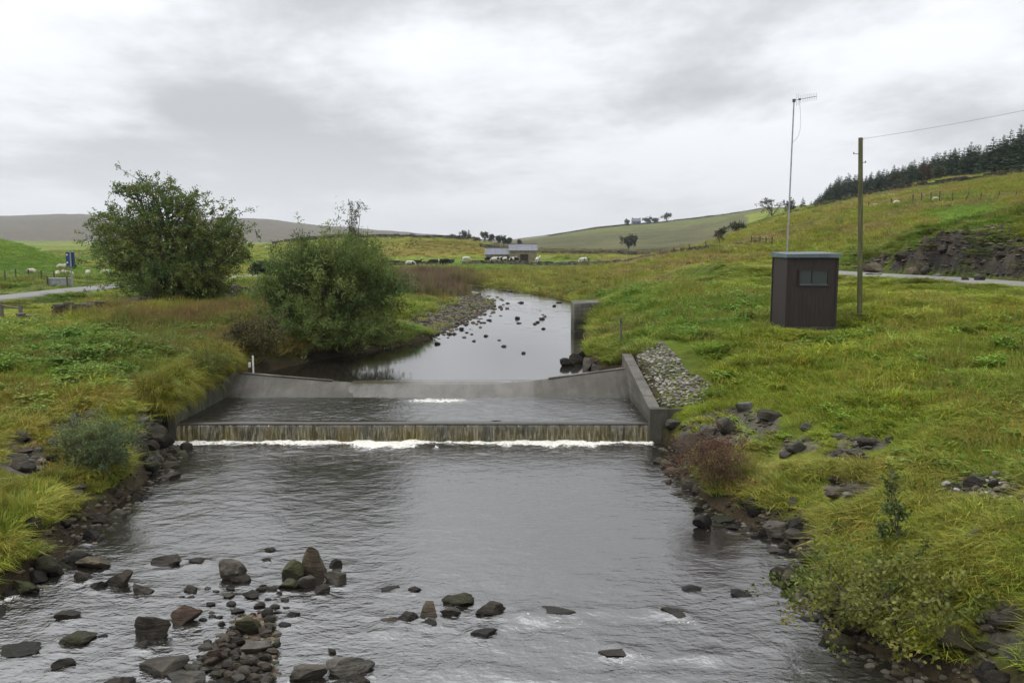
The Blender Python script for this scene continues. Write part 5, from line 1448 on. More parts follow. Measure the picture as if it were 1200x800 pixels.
def broadleaf(name, base, lobes, label, seed, n_twigs, per, leaf, cols, stems=1, trunk_r=.12, gap=.45, twig=.45, cat="tree", upright=.4, group=None, trunk_h=.25, bark="bark", droop=0.0, shell=.45, ragged=.25):
    """lobes: (centre, radii) relative to the base"""
    r = np.random.default_rng(seed)
    root = thing(name, tuple(base), label, cat, group)
    base0 = np.zeros(3)
    wt = np.array([l[1][0] * l[1][1] * l[1][2] for l in lobes]) ** .7; wt /= wt.sum()
    ns = max(8, n_twigs // 5); tw = 5
    which = r.choice(len(lobes), ns, p=wt)
    Cn = np.array([l[0] for l in lobes], float)[which]; Rd = np.array([l[1] for l in lobes], float)[which]
    dirv = unit(r.normal(0, 1, (ns, 3)))
    A_ = Cn + dirv * Rd * r.uniform(0, .45, (ns, 1)) - np.array([0, 0, .12]) * Rd
    ext = np.exp(r.normal(-.10, ragged, (ns, 1)))
    B_ = Cn + dirv * Rd * ext + np.array([0, 0, upright * .12]) * Rd
    keep = (B_[:, 2] > .05)
    A_, B_, dirv = A_[keep], B_[keep], dirv[keep]; ns = len(A_)
    sl = np.linalg.norm(B_ - A_, axis=1, keepdims=True); sdr = (B_ - A_) / (sl + 1e-6)
    bow = r.normal(0, .10, (ns, 3)) * sl + np.array([0, 0, .10]) * sl
    ft = .30 + .72 * r.random((ns, tw)) ** .8
    T = (A_[:, None] + (B_ - A_)[:, None] * ft[..., None] + bow[:, None] * (4 * ft * (1 - ft))[..., None]).reshape(-1, 3)
    td = unit(np.repeat(sdr, tw, 0) + r.normal(0, .55, (ns * tw, 3)) + np.array([0, 0, upright * .5]))
    n = len(T)
    tl = twig * r.uniform(.4, 1.2, n) * (1.25 - .6 * ft.ravel())
    thin = r.random(n) > gap * sstep(.45, .75, fbm3(T * .9 + 31, 2, seed))
    T, td, tl = T[thin], td[thin], tl[thin]; n = len(T)
    f = r.random((n, per))
    P = T[:, None, :] + td[:, None, :] * (tl[:, None] * (f - .2))[..., None] + r.normal(0, leaf[0] * .45, (n, per, 3))
    P = P.reshape(-1, 3)
    D = unit(np.repeat(td, per, 0) * .6 + r.normal(0, .6, (n * per, 3)) + np.array([0, 0, -droop]))
    SPR = (A_, B_, bow)
    c1, c2, c3 = [np.array(c) for c in cols]
    cl = fbm3(T * 1.1 + 77, 2, seed + 5)
    tcol = c1 + (c2 - c1) * sstep(.35, .65, cl)[:, None]
    od = sstep(.58, .70, fbm3(T * .8 + 7, 2, seed + 8))[:, None] * .55; tcol = tcol * (1 - od) + c3 * od
    C = np.repeat(tcol * r.uniform(.75, 1.3, (n, 1)), per, 0) * r.uniform(.8, 1.2, (n * per, 1))
    V, q, cc = leaf_faces(P, D, leaf[0] * r.uniform(.7, 1.25, n * per), leaf[1], C, r)
    crown = link("crown", mesh_np("crown", V, q, cc, False), M["leaf"], (0, 0, 0), root)
    b = MB()
    tops = []
    for s_ in range(stems):
        a = r.uniform(0, 2 * pi); o = np.array([cos(a), sin(a), 0]) * (0 if stems == 1 else trunk_r * 3 * r.random())
        if stems == 1:
            th = trunk_h; tp = np.array([r.normal(0, .1), r.normal(0, .1), th])
            b.tube(bent(base0 + (0, 0, -.25), tp, r, 5, .12, 0), np.linspace(trunk_r * 1.25, trunk_r * .85, 5), 9); tops.append(tp)
        else: tops.append(o + (0, 0, -.2))
    m_ = 0
    for i, l in enumerate(lobes):
        c = np.array(l[0], float)
        st_ = tops[i % len(tops)]
        P_ = bent(st_, c + np.array([0, 0, l[1][2] * .35]), r, 7, .16, .08)
        r0 = trunk_r * (.62 if stems == 1 else .8); b.tube(P_, np.linspace(r0, r0 * .22, 7), 6)
        for k in range(9):
            s0 = P_[r.integers(2, 7)]; e = c + unit(r.normal(0, 1, 3)) * np.array(l[1]) * r.uniform(.55, .98)
            b.tube(bent(s0, e, r, 5, .12, .06), np.linspace(r0 * .36, r0 * .07, 5), 4, False)
    # the branch of every spray
    A_, B_, bow = SPR; tt = np.array([0, .35, .7, 1.0])
    rr = trunk_r * .10
    for i in range(min(len(A_), 700)):
        P_ = A_[i] + (B_[i] - A_[i]) * tt[:, None] + bow[i] * (4 * tt * (1 - tt))[:, None]
        b.tube(P_, [rr, rr * .8, rr * .5, rr * .2], 3, False)
    link("trunk", b.mesh("trunk", (0, 0, 0), True), M[bark], (0, 0, 0), root)
    return root
# hawthorn-like tree on the left
h = hit(208, 356)
mp_ = h[1] / F
def L_(u, v, ru, rv, dy=0.0, rd=None):
    return ((((u - 208) * mp_), dy, (356 - v) * mp_), (ru * mp_, (rd or ru) * mp_, rv * mp_))
broadleaf("hawthorn_tree", h, [L_(198, 300, 72, 42), L_(138, 292, 36, 24, .6), L_(155, 268, 38, 26, -.5), L_(200, 255, 48, 28), L_(248, 272, 42, 30, .4), L_(272, 300, 30, 26, -.4), L_(188, 224, 30, 14), L_(160, 226, 22, 8, .3), L_(228, 240, 26, 14, .3), L_(240, 318, 48, 30, -.6), L_(170, 322, 46, 28, .5), L_(205, 330, 50, 24, -1.4), L_(250, 335, 30, 18, -.4)],
          "large spreading green tree with rusty tints and a ragged top, left of the river", 511, 8200, 10, (.125, .068), [(.070, .118, .026), (.128, .168, .036), (.17, .145, .038)], 1, .24, .32, .5, trunk_h=.7, ragged=.25)
# broad willow leaning over the water
h = hit(392, 408); mp_ = h[1] / F
def L_(u, v, ru, rv, dy=0.0, rd=None):
    return ((((u - 392) * mp_), dy, (408 - v) * mp_), (ru * mp_, (rd or ru) * mp_, rv * mp_))
broadleaf("willow_bush", h, [L_(390, 350, 66, 46), L_(340, 355, 34, 40, .5), L_(440, 352, 34, 42, -.3), L_(372, 312, 40, 30), L_(415, 312, 40, 28, .3), L_(450, 335, 24, 30, .2), L_(330, 330, 24, 26, -.3), L_(455, 380, 22, 24, -.6), L_(375, 385, 56, 24, -1.0), L_(345, 390, 30, 20, -.8), L_(425, 390, 44, 20, -1.0), L_(398, 292, 14, 20, .5), L_(362, 300, 13, 20, .4), L_(340, 312, 10, 22, .2), L_(428, 300, 12, 22, .2), L_(448, 312, 9, 22, -.2), L_(318, 348, 12, 26, -.4), L_(384, 300, 9, 26, -.6), L_(412, 310, 9, 26, -.8), L_(352, 335, 10, 28, -1.2)],
          "broad dense green willow bush leaning over the river's left edge", 523, 6400, 10, (.17, .042), [(.070, .115, .028), (.165, .215, .052), (.21, .23, .07)], 9, .085, .4, .65, "bush", 1.25, ragged=.34)
h = hit(398, 400, 30) ; mp_ = (h[1] + 3) / F
b0 = np.array([h[0] + .2, h[1] + 3.0, gz(h[0] + .2, h[1] + 3.0)])
def L_(u, v, ru, rv, dy=0.0, rd=None):
    return ((((u - 398) * mp_), dy, 1.2 + (372 - v) * mp_), (ru * mp_, (rd or ru) * mp_, rv * mp_))
broadleaf("birch_sapling", b0, [L_(397, 285, 9, 14), L_(396, 270, 6, 10), L_(402, 259, 6, 5), L_(393, 259, 3, 5), L_(392, 305, 14, 16)], "slender feathery sapling rising above the willow bush", 531, 190, 7, (.11, .045), [(.08, .09, .035), (.11, .115, .045), (.13, .11, .045)], 1, .05, .30, .4, trunk_h=1.8, upright=.9)
# near shrubs
def near_shrub(name, u, v, wpx, hpx, label, seed, cols, n, per, leaf, stems=7, gap=.35, upright=.8, trunk=.03, twig=.25, cat="shrub", lobes=7, shell=.35, ragged=.3):
    r = np.random.default_rng(seed)
    h = hit(u, v); m_ = (h[1] * cos(PITCH) + (CAMZ - h[2]) * sin(PITCH)) / F
    w, hh = wpx * m_ * 1.2, hpx * m_ * 1.2
    lb = []
    for k in range(lobes):
        a = 2 * pi * k / lobes + r.uniform(-.3, .3); q = .5 if k else 0
        lb.append(((cos(a) * w * .27 * (k > 0), sin(a) * w * .2 * (k > 0), hh * r.uniform(.35, .62)), (w * r.uniform(.2, .3), w * r.uniform(.18, .26), hh * r.uniform(.26, .42))))
    return broadleaf(name, h, lb, label, seed, n, per, leaf, cols, stems, trunk, gap, twig, cat, upright, shell=shell, ragged=ragged)
near_shrub("dead_stem_shrub", 842, 578, 84, 62, "reddish-brown twiggy shrub at the right waterline below the weir", 541, [(.13, .070, .042), (.165, .10, .055), (.12, .12, .04)], 1500, 6, (.05, .018), 14, .2, 1.3, .016, .3)
near_shrub("willow_shrub", 122, 560, 78, 68, "grey-green small willow shrub on the left bank below the weir", 547, [(.10, .138, .060), (.14, .178, .082), (.15, .18, .055)], 1200, 8, (.085, .026), 12, .28, 1.1, .018, .25)
near_shrub("alder_bush", 1038, 748, 200, 96, "leafy green alder bush overhanging the water at bottom right", 553, [(.10, .13, .024), (.165, .175, .034), (.25, .20, .05)], 720, 7, (.075, .05), 9, .55, .25, .022, .36, ragged=.27)
h = hit(1040, 655)
m_ = h[1] / F
broadleaf("alder_sapling", h, [((.0, 0, 75 * m_), (9 * m_, 9 * m_, 26 * m_)), ((.02, 0, 45 * m_), (13 * m_, 12 * m_, 20 * m_)), ((-.04, 0, 100 * m_), (5 * m_, 5 * m_, 16 * m_))], "thin upright dark-leaved sapling on the right bank above the alder bush", 557, 75, 6, (.085, .045), [(.045, .08, .02), (.065, .098, .024), (.09, .10, .03)], 1, .016, .3, .2, trunk_h=.5, upright=.6)
near_shrub("bank_shrub", 245, 455, 60, 40, "low yellow-green shrub on the left wall beside the upper weir", 559, [(.10, .12, .022), (.13, .145, .03), (.14, .09, .04)], 700, 7, (.08, .03), 8, .3, .9, .014, .25)
near_shrub("bramble_thicket", 300, 425, 62, 44, "brownish thicket between the left wall and the willow bush", 563, [(.075, .062, .030), (.09, .085, .028), (.11, .065, .035)], 900, 7, (.09, .045), 8, .3, .7, .016, .3)

# middle distance and far trees
def far_tree(name, u, v, wpx, hpx, label, seed, cols, n=260, per=7, lf=None, gap=.4, ymin=60, Y=None, group=None, trunk=None, lobes=6, stems=1, cat="tree", th=.22, shell=.4):
    r = np.random.default_rng(seed)
    h = hit(u, v, ymin) if Y is None else np.array([at_depth(u, v, Y)[0], Y, gz(at_depth(u, v, Y)[0], Y)])
    m_ = h[1] / F; w, hh = wpx * m_, hpx * m_
    lb = [((0, 0, hh * .62), (w * .33, w * .3, hh * .30))]
    for k in range(lobes):
        a = r.uniform(0, 2 * pi)
        lb.append(((cos(a) * w * .28, sin(a) * w * .25, hh * r.uniform(.42, .82)), (w * .2, w * .2, hh * .16)))
    s_ = max(1.5 * m_, .25) if lf is None else lf
    return broadleaf(name, h, lb, label, seed, n, per, (s_, s_ * .6), cols, stems, trunk or w * .02, gap, w * .10, cat, .3, group, trunk_h=hh * th, shell=shell)
DG = [(.040, .056, .026), (.056, .07, .03), (.07, .07, .034)]
BR = [(.045, .04, .028), (.06, .052, .034), (.07, .055, .035)]
far_tree("bare_tree", 905, 247, 40, 26, "thinly leaved wind-bent tree on the right skyline left of the plantation", 601, BR, 150, 6, .35, .35, Y=235)
far_tree("thorn_tree", 926, 246, 16, 20, "small dark thorn tree between the bare tree and the plantation", 603, DG, 130, 6, .4, .35, Y=240)
far_tree("thorn_tree", 847, 268, 12, 14, "small thorn tree standing left on the right-hand slope", 605, DG, 90, 6, .4, .35, Y=190)
far_tree("thorn_bush", 864, 266, 24, 14, "low dark thorn bush on the right-hand slope below the skyline", 607, DG, 160, 6, .4, .35, Y=185, cat="bush", th=.1)
far_tree("bare_shrub", 843, 282, 14, 18, "leafless shrub beside the ruined wall on the right slope", 609, BR, 40, 4, .25, .3, Y=120, cat="shrub")
far_tree("round_bush", 737, 300, 20, 18, "round dark bush alone on the brown far slope", 611, DG, 220, 6, .9, .3, Y=400, cat="bush", th=.08)
far_tree("spiky_tree", 342, 308, 9, 24, "slender dark tree behind the left of the willow bush", 613, DG, 110, 6, .35, .3, Y=120, th=.1)
far_tree("spiky_tree", 364, 310, 20, 28, "bushier dark tree just left of the sapling behind the willow", 615, DG, 200, 6, .35, .3, Y=115, th=.1)
far_tree("dark_rush_clump", 312, 326, 36, 18, "dark green bush clump between tree and willow in the left field", 617, [(.035, .06, .02), (.05, .075, .025), (.06, .07, .03)], 300, 6, .35, .25, Y=85, cat="bush", th=.05)
for (u, v, w, hh, lab) in [(546, 284, 14, 15, "spreading pine at the left of the trees behind the barn"), (568, 286, 11, 15, "larger pine left of the three slim trees behind the barn"), (576, 286, 9, 12, "small pine touching the larger one behind the barn"), (584, 287, 6, 11, "first slim tree left of the barn roof"), (590, 287, 7, 11, "second slim tree left of the barn roof"), (597, 287, 6, 10, "slim tree just over the barn roof's left end"), (609, 287, 5, 9, "slim tree standing over the barn roof"), (535, 283, 14, 7, "low dark bushes left of the spreading pine"), (556, 284, 9, 7, "low bush between the two pines")]:
    far_tree("pine_tree" if hh > 8 else "low_bush", u, v, w, hh, lab, 620 + u, DG, 130, 6, .7, .3, Y=430, cat="tree" if hh > 8 else "bush", th=.15)
for (u, w, hh, lab) in [(463, 12, 5, "low hedge clump at the left of the far field skyline"), (480, 14, 5, "low hedge clump right of the first on the far field skyline"), (502, 8, 4, "small bush alone on the far field skyline")]:
    far_tree("hedge_clump", u, 281, w, hh, lab, 640 + u, DG, 60, 6, .7, .25, Y=410, cat="bush", th=.05)
for (u, w, hh, lab) in [(735, 7, 7, "small tree left of the hilltop farmhouse"), (759, 12, 7, "low clump of trees right of the hilltop farmhouse"), (768, 8, 6, "small bush right of the low clump on the hilltop"), (781, 15, 13, "wind-swept tree at the right of the hilltop farm")]:
    far_tree("hilltop_tree", u, 263, w, hh, lab, 650 + u, DG, 110, 6, 1.3, .25, Y=930, th=.1)

# ------------------------------------------------------------------ plantation on the right skyline
def spruce(seed):
    r = np.random.default_rng(seed); H = 1.0; V = []; C = []; P = []; D = []; Ls = []; Ws = []
    lev = 22
    for i in range(lev):
        f = (i + r.uniform(-.3, .3)) / lev; z = .10 + .88 * f
        R = .225 * (1 - f) ** .9 * r.uniform(.75, 1.15) + .005
        for k in range(int(9 - 4 * f)):
            a = r.uniform(0, 2 * pi); L = R * r.uniform(.65, 1.2)
            for s_ in range(4):
                t_ = (s_ + .3) / 4
                P.append((cos(a) * L * t_, sin(a) * L * t_, z + .03 * t_ - .10 * L * t_ * t_ * 3)); b_ = a + r.normal(0, .5)
                D.append((cos(b_), sin(b_), r.uniform(-.35, .35))); Ls.append(L * .55 + .02 * (1.1 - f)); Ws.append(.072 * (1.04 - .9 * f))
    P = np.array(P); D = unit(np.array(D)); Ls = np.array(Ls); Ws = np.array(Ws)
    g = r.uniform(.65, 1.4, len(P))[:, None]
    v, q, cc = leaf_faces(P, D, Ls, Ws, np.array((.027, .048, .021)) * g, r)
    crown = mesh_np("crown", v, q, cc, False); crown.materials.append(M["leaf"])
    b = MB(); b.tube([(0, 0, -.03), (0, 0, .5), (0, 0, .98)], [.018, .011, .002], 6)
    tr = b.mesh("trunk", (0, 0, 0), True); tr.materials.append(M["bark"])
    return crown, tr
SPR_ = [spruce(700 + i) for i in range(7)]
def plantation():
    r = np.random.default_rng(71)
    spots = []
    for row in range(4):
        u = 951 + row * 4
        while u < 1262:
            f = (u - 950) / 250
            Y = 392 * (1 - f) + 186 * f + row * 7 + r.uniform(-4, 4)
            spots.append((u + r.uniform(-2, 2), Y, row)); u += r.uniform(5.0, 8.5) * (.8 + .35 * f)
    for i, (u, Y, row) in enumerate(spots):
        x = at_depth(u, 230, Y)[0]; z = gz(x, Y)
        edge = np.clip((u - 940) / 38, .4, 1)
        hgt = (9.7 if u > 1000 else 11.0) * r.uniform(.78, 1.12) * edge
        cr, tr = SPR_[r.integers(0, 7)]
        o = thing("spruce_tree", (x, Y, z - .1), ("tall" if hgt > 10.2 else "shorter") + " spruce " + ("in the plantation's front row, " if row == 0 else "behind the plantation's front row, ") + ("at its low left end" if u < 1010 else "between pole and rusty larch" if u < 1080 else "just right of the rusty larch" if u < 1140 else "at its right end"), "conifer", "spruces of the plantation, front row" if row == 0 else "spruces of the plantation, rows behind", r.uniform(0, 6), hgt)
        o.scale = (hgt * 1.3, hgt * 1.3, hgt)
        link("crown", cr, None, (0, 0, 0), o); link("trunk", tr, None, (0, 0, 0), o)
plantation()
for (u, w, hh, Y, lab, col) in [(1052, 16, 22, 262, "olive broadleaf tree in front of the plantation's left half", [(.045, .05, .024), (.06, .062, .03), (.07, .06, .03)]), (1082, 20, 26, 240, "rusty-brown larch in front of the dark spruces", [(.065, .046, .026), (.085, .058, .032), (.07, .06, .03)]), (1098, 15, 16, 228, "small green bush tree at the foot of the plantation", [(.04, .055, .024), (.055, .068, .03), (.06, .06, .03)])]:
    far_tree("edge_tree", u, 230, w, hh, lab, 800 + u, col, 200, 6, .5, .25, Y=Y, th=.05)
for (u, hh, Y, lab) in [(941, 7, 395, "tiny spruce at the far left of the plantation row"), (931, 5, 400, "last stunted spruce left of the plantation row")]:
    x = at_depth(u, 240, Y)[0]
    o = thing("spruce_tree", (x, Y, gz(x, Y) - .1), lab, "conifer", None, 0, hh); link("crown", SPR_[0][0], None, (0, 0, 0), o); link("trunk", SPR_[0][1], None, (0, 0, 0), o)

# ------------------------------------------------------------------ dry stone walls
def wall(name, pts, height, thick, size, label, gap=0.0, seed=1, cols=("grey", "dark", "grey", "buff"), follow=True, gain=1.5, ruin=0.35, fine=8):
    r = np.random.default_rng(seed)
    L = smooth_line(np.array([(p[0], p[1], 0) for p in pts], float), fine)
    seg = np.linalg.norm(np.diff(L[:, :2], axis=0), axis=1); cum = np.concatenate([[0], np.cumsum(seg)]); tot = cum[-1]
    V = []; Q = []; C = []; n = 0
    cv = [np.array(RC[c]) * gain for c in cols]
    courses = max(2, int(height / (size * .45)))
    ch = height / courses
    for k in range(courses):
        s_ = r.uniform(0, size)
        while s_ < tot:
            ln = size * r.uniform(.6, 1.4)
            m_ = s_ + ln / 2
            lim = height * (1 - ruin * noise2(np.array([m_ / 2.2]), np.array([seed * 3.1]), 9)[0] * 1.6)
            if k * ch < lim and not (gap and noise2(np.array([m_ / 3.5]), np.array([seed * 7.7]), 19)[0] < gap):
                x = np.interp(m_, cum, L[:, 0]); y = np.interp(m_, cum, L[:, 1])
                x2 = np.interp(m_ + .05, cum, L[:, 0]); y2 = np.interp(m_ + .05, cum, L[:, 1])
                a = math.atan2(y2 - y, x2 - x)
                z = gz(x, y) + ch * (k + .5) - .06
                th = thick * (1 - .35 * k / courses) * r.uniform(.85, 1.15)
                sx, sy, sz = ln * .48, th / 2, ch * .52 * r.uniform(.8, 1.15)
                v = np.array([(-sx, -sy, -sz), (sx, -sy, -sz), (sx, sy, -sz), (-sx, sy, -sz), (-sx, -sy, sz), (sx, -sy, sz), (sx, sy, sz), (-sx, sy, sz)])
                v = v * (1 + r.uniform(-.16, .10, (8, 3)))
                v = rotz(v, a + r.normal(0, .05)) + np.array([x, y, z])
                V.append(v); Q.append(np.array([(0, 3, 2, 1), (4, 5, 6, 7), (0, 1, 5, 4), (1, 2, 6, 5), (2, 3, 7, 6), (3, 0, 4, 7)]) + n); n += 8
                C.append(np.broadcast_to(cv[r.integers(0, len(cv))] * r.uniform(.6, 1.35), (8, 3)))
            s_ += ln
    V = np.vstack(V); org = np.array([V[:, 0].mean(), V[:, 1].mean(), V[:, 2].min()])
    o = link(name, mesh_np(name, V - org, np.vstack(Q), np.vstack(C), False), M["stones"], tuple(org))
    return tag(o, label, "wall")
def W2(L): return [tuple(hit(u, v, 25)[:2]) for u, v in L]
wall("dry_stone_wall", [(-19.9, 35.0), (-19.6, 40), (-19.3, 44), (-17.8, 49), (-16.4, 54), (-15.6, 60)], .85, .55, .20, "tumbledown dry stone wall passing under the large left tree", seed=3, gain=1.5)
wall("dry_stone_wall", [(-20.9, 33.6), (-20.3, 34.1)], .55, .5, .3, "short broken end of stone wall beside the rail fence", seed=4)
def PY(L): return [(at_depth(u, 300, Y)[0], Y) for u, Y in L]
wall("dry_stone_wall", PY([(540, 150), (600, 146), (660, 138), (720, 128), (760, 117), (800, 104)]), .8, .6, .5, "long grey field wall in front of the barn and cattle", seed=5, gain=1.4, ruin=.25)
wall("dry_stone_wall", PY([(805, 103), (835, 96), (862, 91), (886, 88)]), 1.0, .7, .5, "dark ruined wall climbing the right slope", seed=6, gain=1.0, ruin=.6)
wall("dry_stone_wall", PY([(318, 398), (350, 402), (400, 405), (450, 405), (520, 405), (562, 405)]), 2.2, 1.0, 1.6, "dark wall along the skyline of the far left field", seed=7, gain=.7, ruin=.1)
wall("dry_stone_wall", PY([(300, 170), (340, 168), (400, 166), (470, 165), (530, 165)]), 1.0, .7, .7, "low wall across the valley left of the barn", seed=8, gain=.9, ruin=.3)
wall("dry_stone_wall", PY([(640, 930), (700, 940), (760, 955), (830, 960), (900, 965)]), 1.7, 1.6, 4, "dark boundary wall along the far hilltop skyline", seed=9, gain=.6, ruin=.1)
wall("dry_stone_wall", PY([(560, 270), (640, 262), (700, 255), (760, 240)]), 1.2, .8, .9, "wall behind the barn crossing to the right slope", seed=10, gain=1.2, ruin=.3)
wall("dry_stone_wall", PY([(905, 232), (960, 218), (1040, 196), (1120, 180), (1210, 168)]), 1.1, .8, .8, "dark wall running below the plantation edge", seed=11, gain=.55, ruin=.3)

# ------------------------------------------------------------------ barn and other buildings
def gable_building(name, label, x0, x1, y0, depth, z0, eave, ridge, wallm, doors=(), windows=(), chimneys=0, cat="barn"):
    t = thing(name, ((x0 + x1) / 2, y0 + depth / 2, z0), label, cat)
    ym = y0 + depth / 2
    v = [(x0, y0, z0 - .6), (x1, y0, z0 - .6), (x1, y0 + depth, z0 - .6), (x0, y0 + depth, z0 - .6), (x0, y0, z0 + eave), (x1, y0, z0 + eave), (x1, y0 + depth, z0 + eave), (x0, y0 + depth, z0 + eave), (x0, ym, z0 + ridge - .1), (x1, ym, z0 + ridge - .1)]
    b = MB(); b.add(v, [(0, 1, 5, 4), (2, 3, 7, 6), (0, 3, 2, 1)], [(1, 2, 6), (1, 6, 9), (1, 9, 5), (3, 0, 4), (3, 4, 8), (3, 8, 7)])
    b.build("wall", M[wallm], t)
    b = MB(); o = .18; k = (ridge - eave) / (depth / 2)
    for s_, ya in ((1, y0 - o), (-1, y0 + depth + o)):
        za = z0 + eave - o * k + .05
        p = [(x0 - o, ya, za), (x1 + o, ya, za), (x1 + o, ym, z0 + ridge + .05), (x0 - o, ym, z0 + ridge + .05)]
        if s_ < 0: p = [p[1], p[0], p[3], p[2]]
        b.hexa([(a, c, d) for a, c, d in p] + [(a, c, d + .12) for a, c, d in p])
    rf = b.build("roof", M["slate"], t)
    b = MB(); b.box(((x0 + x1) / 2, ym, z0 + ridge + .17), (x1 - x0 + .4, .3, .12)); sub(b, "ridge_tiles", M["slate"], rf, t)
    for (a, c, h0, h1) in doors:
        b = MB(); b.box(((a + c) / 2, y0 - .03, z0 + (h0 + h1) / 2), (c - a, .10, h1 - h0)); d = b.build("door", M["dark_door"], t)
        b = MB(); b.box(((a + c) / 2, y0 - .05, z0 + h1 + .12), (c - a + .4, .14, .22)); sub(b, "lintel", M["barn_stone"], d, t)
    for (a, c, h0, h1) in windows:
        b = MB(); b.box(((a + c) / 2, y0 - .02, z0 + (h0 + h1) / 2), (c - a, .08, h1 - h0)); d = b.build("window", M["dark_door"], t)
    for i in range(chimneys):
        b = MB(); b.box((x0 + .5 + i * (x1 - x0 - 1.0), ym, z0 + ridge + .5), (.8, .8, 1.4)); sub(b, "chimney", M["barn_stone"], rf, t)
    return t
Yb = 168
a = at_depth(597, 306, Yb); c = at_depth(629, 306, Yb); zb = gz((a[0] + c[0]) / 2, Yb)
zt = at_depth(600, 306, Yb)[2]; zb = max(zb, zt)
mpx = Yb / F
gable_building("stone_barn", "taller stone barn with slate roof and wide dark doorway, right of the pair", a[0], c[0], Yb, 5.0, zb, 12.0 * mpx, 19 * mpx, "barn_stone", [(a[0] + 12.5 * mpx, a[0] + 22 * mpx, 0, 8 * mpx)])
a2 = at_depth(569, 306, Yb + 1); 
gable_building("stone_byre", "lower stone byre with slate roof joined to the barn's left end", a2[0], a[0] - .03, Yb + .6, 4.2, zb, 7.5 * mpx, 14.5 * mpx, "barn_stone", [(a[0] - 4.2 * mpx, a[0] - 1.2 * mpx, 0, 6.2 * mpx)], [(a2[0] + 6 * mpx, a2[0] + 9 * mpx, 2.6 * mpx, 5 * mpx)])
Yf = 935; a = at_depth(741, 262, Yf); c = at_depth(751, 262, Yf); zf = gz((a[0] + c[0]) / 2, Yf)
gable_building("hilltop_farmhouse", "small grey farmhouse among trees on the far hilltop", a[0], c[0], Yf, 7, zf, 4.2, 7.4, "slate", [], [(a[0] + 2, a[0] + 3.2, 1, 2.4), (a[0] + 6, a[0] + 7.2, 1, 2.4)], 2, "house")
Yh = 300; a = at_depth(100, 278, 900); zf = gz(a[0], 900)
gable_building("white_cottage", "tiny white cottage under the moor, left of the large tree", a[0], a[0] + 7, 900, 5, zf, 3, 5, "render_white", [], [(a[0] + 2, a[0] + 3, 1, 2)], 1, "house")

# ------------------------------------------------------------------ fences, sign, trough
def fence(name, feet, heights, label, rails=(), wire=True, r_=.05, leans=None, material="post_wood"):
    t = thing(name, tuple(feet[0]), label, "fence")
    tops = []
    for i, (f, h_) in enumerate(zip(feet, heights)):
        ln = (leans[i] if leans else 0.0)
        tp = np.array(f) + np.array([ln, 0, h_]); tops.append(tp)
        b = MB(); b.tube([np.array(f) - (0, 0, .25), np.array(f) + (tp - np.array(f)) * .5, tp], [r_, r_, r_ * .92], 7); b.build("post", M[material], t)
    for k in rails:
        for i in range(len(feet) - 1):
            A = np.array(feet[i]) + (tops[i] - np.array(feet[i])) * k; B = np.array(feet[i + 1]) + (tops[i + 1] - np.array(feet[i + 1])) * k
            b = MB(); b.tube([A, (A + B) / 2 + (0, 0, -.02), B], .045, 5); b.build("rail", M[material], t)
    if wire:
        for k in (.55, .9):
            for i in range(len(feet) - 1):
                A = np.array(feet[i]) + (tops[i] - np.array(feet[i])) * k; B = np.array(feet[i + 1]) + (tops[i + 1] - np.array(feet[i + 1])) * k
                b = MB(); b.tube([A, (A + B) / 2 + (0, 0, -.03), B], .006, 3); b.build("wire", M["galv"], t)
    return t
def feet(L, ymin=20): return [hit(u, v, ymin) for u, v in L]
fence("rail_fence", [np.array([x, y, gz(x, y)]) for x, y in [(-23.2, 34.6), (-21.9, 34.4), (-20.9, 34.1)]], [.75, .78, .7], "low weathered wooden rail fence at the left edge before the broken wall", (.82,), False, .085)
def feetY(L): return [np.array([at_depth(u, 300, Y)[0], Y, gz(at_depth(u, 300, Y)[0], Y)]) for u, Y in L]
fence("post_and_wire_fence", feetY([(-20, 64), (4, 64.5), (17, 65), (32, 65.5), (47, 66), (62, 66.5)]), [1.0, .9, 1.05, 1.1, 1.0, .9], "row of dark fence posts on the grass before the left sheep field", (), True, .06, material="bark")
fence("post_and_wire_fence", feetY([(1015, 118), (1041, 113), (1066, 106), (1076, 103), (1087, 100), (1097, 97), (1112, 93)]), [1.0, 1.0, 1.25, 1.3, 1.25, 1.3, 1.15], "upright dark fence posts below the plantation beside the sheep", (), True, .075, material="bark")
fence("leaning_fence", feetY([(1126, 88), (1145, 86), (1163, 84), (1185, 82)]), [1.25, .9, 1.0, .8], "leaning broken fence posts above the shale cutting", (), True, .065, [.5, 0, .3, .1], material="bark")
fence("hill_fence", feetY([(776, 112), (791, 110), (808, 108), (828, 106), (844, 104)]), [1.0, 1.0, 1.1, 1.0, 1.1], "leaning fence posts above the wall on the right slope", (), True, .07, [-.3, -.2, -.1, -.2, -.3], material="bark")
fence("gate_fence", feetY([(880, 88), (890, 86), (897, 84), (904, 82)]), [1.0, .9, .9, .9], "short run of posts at the top end of the ruined wall", (.8,), True, .07, material="bark")
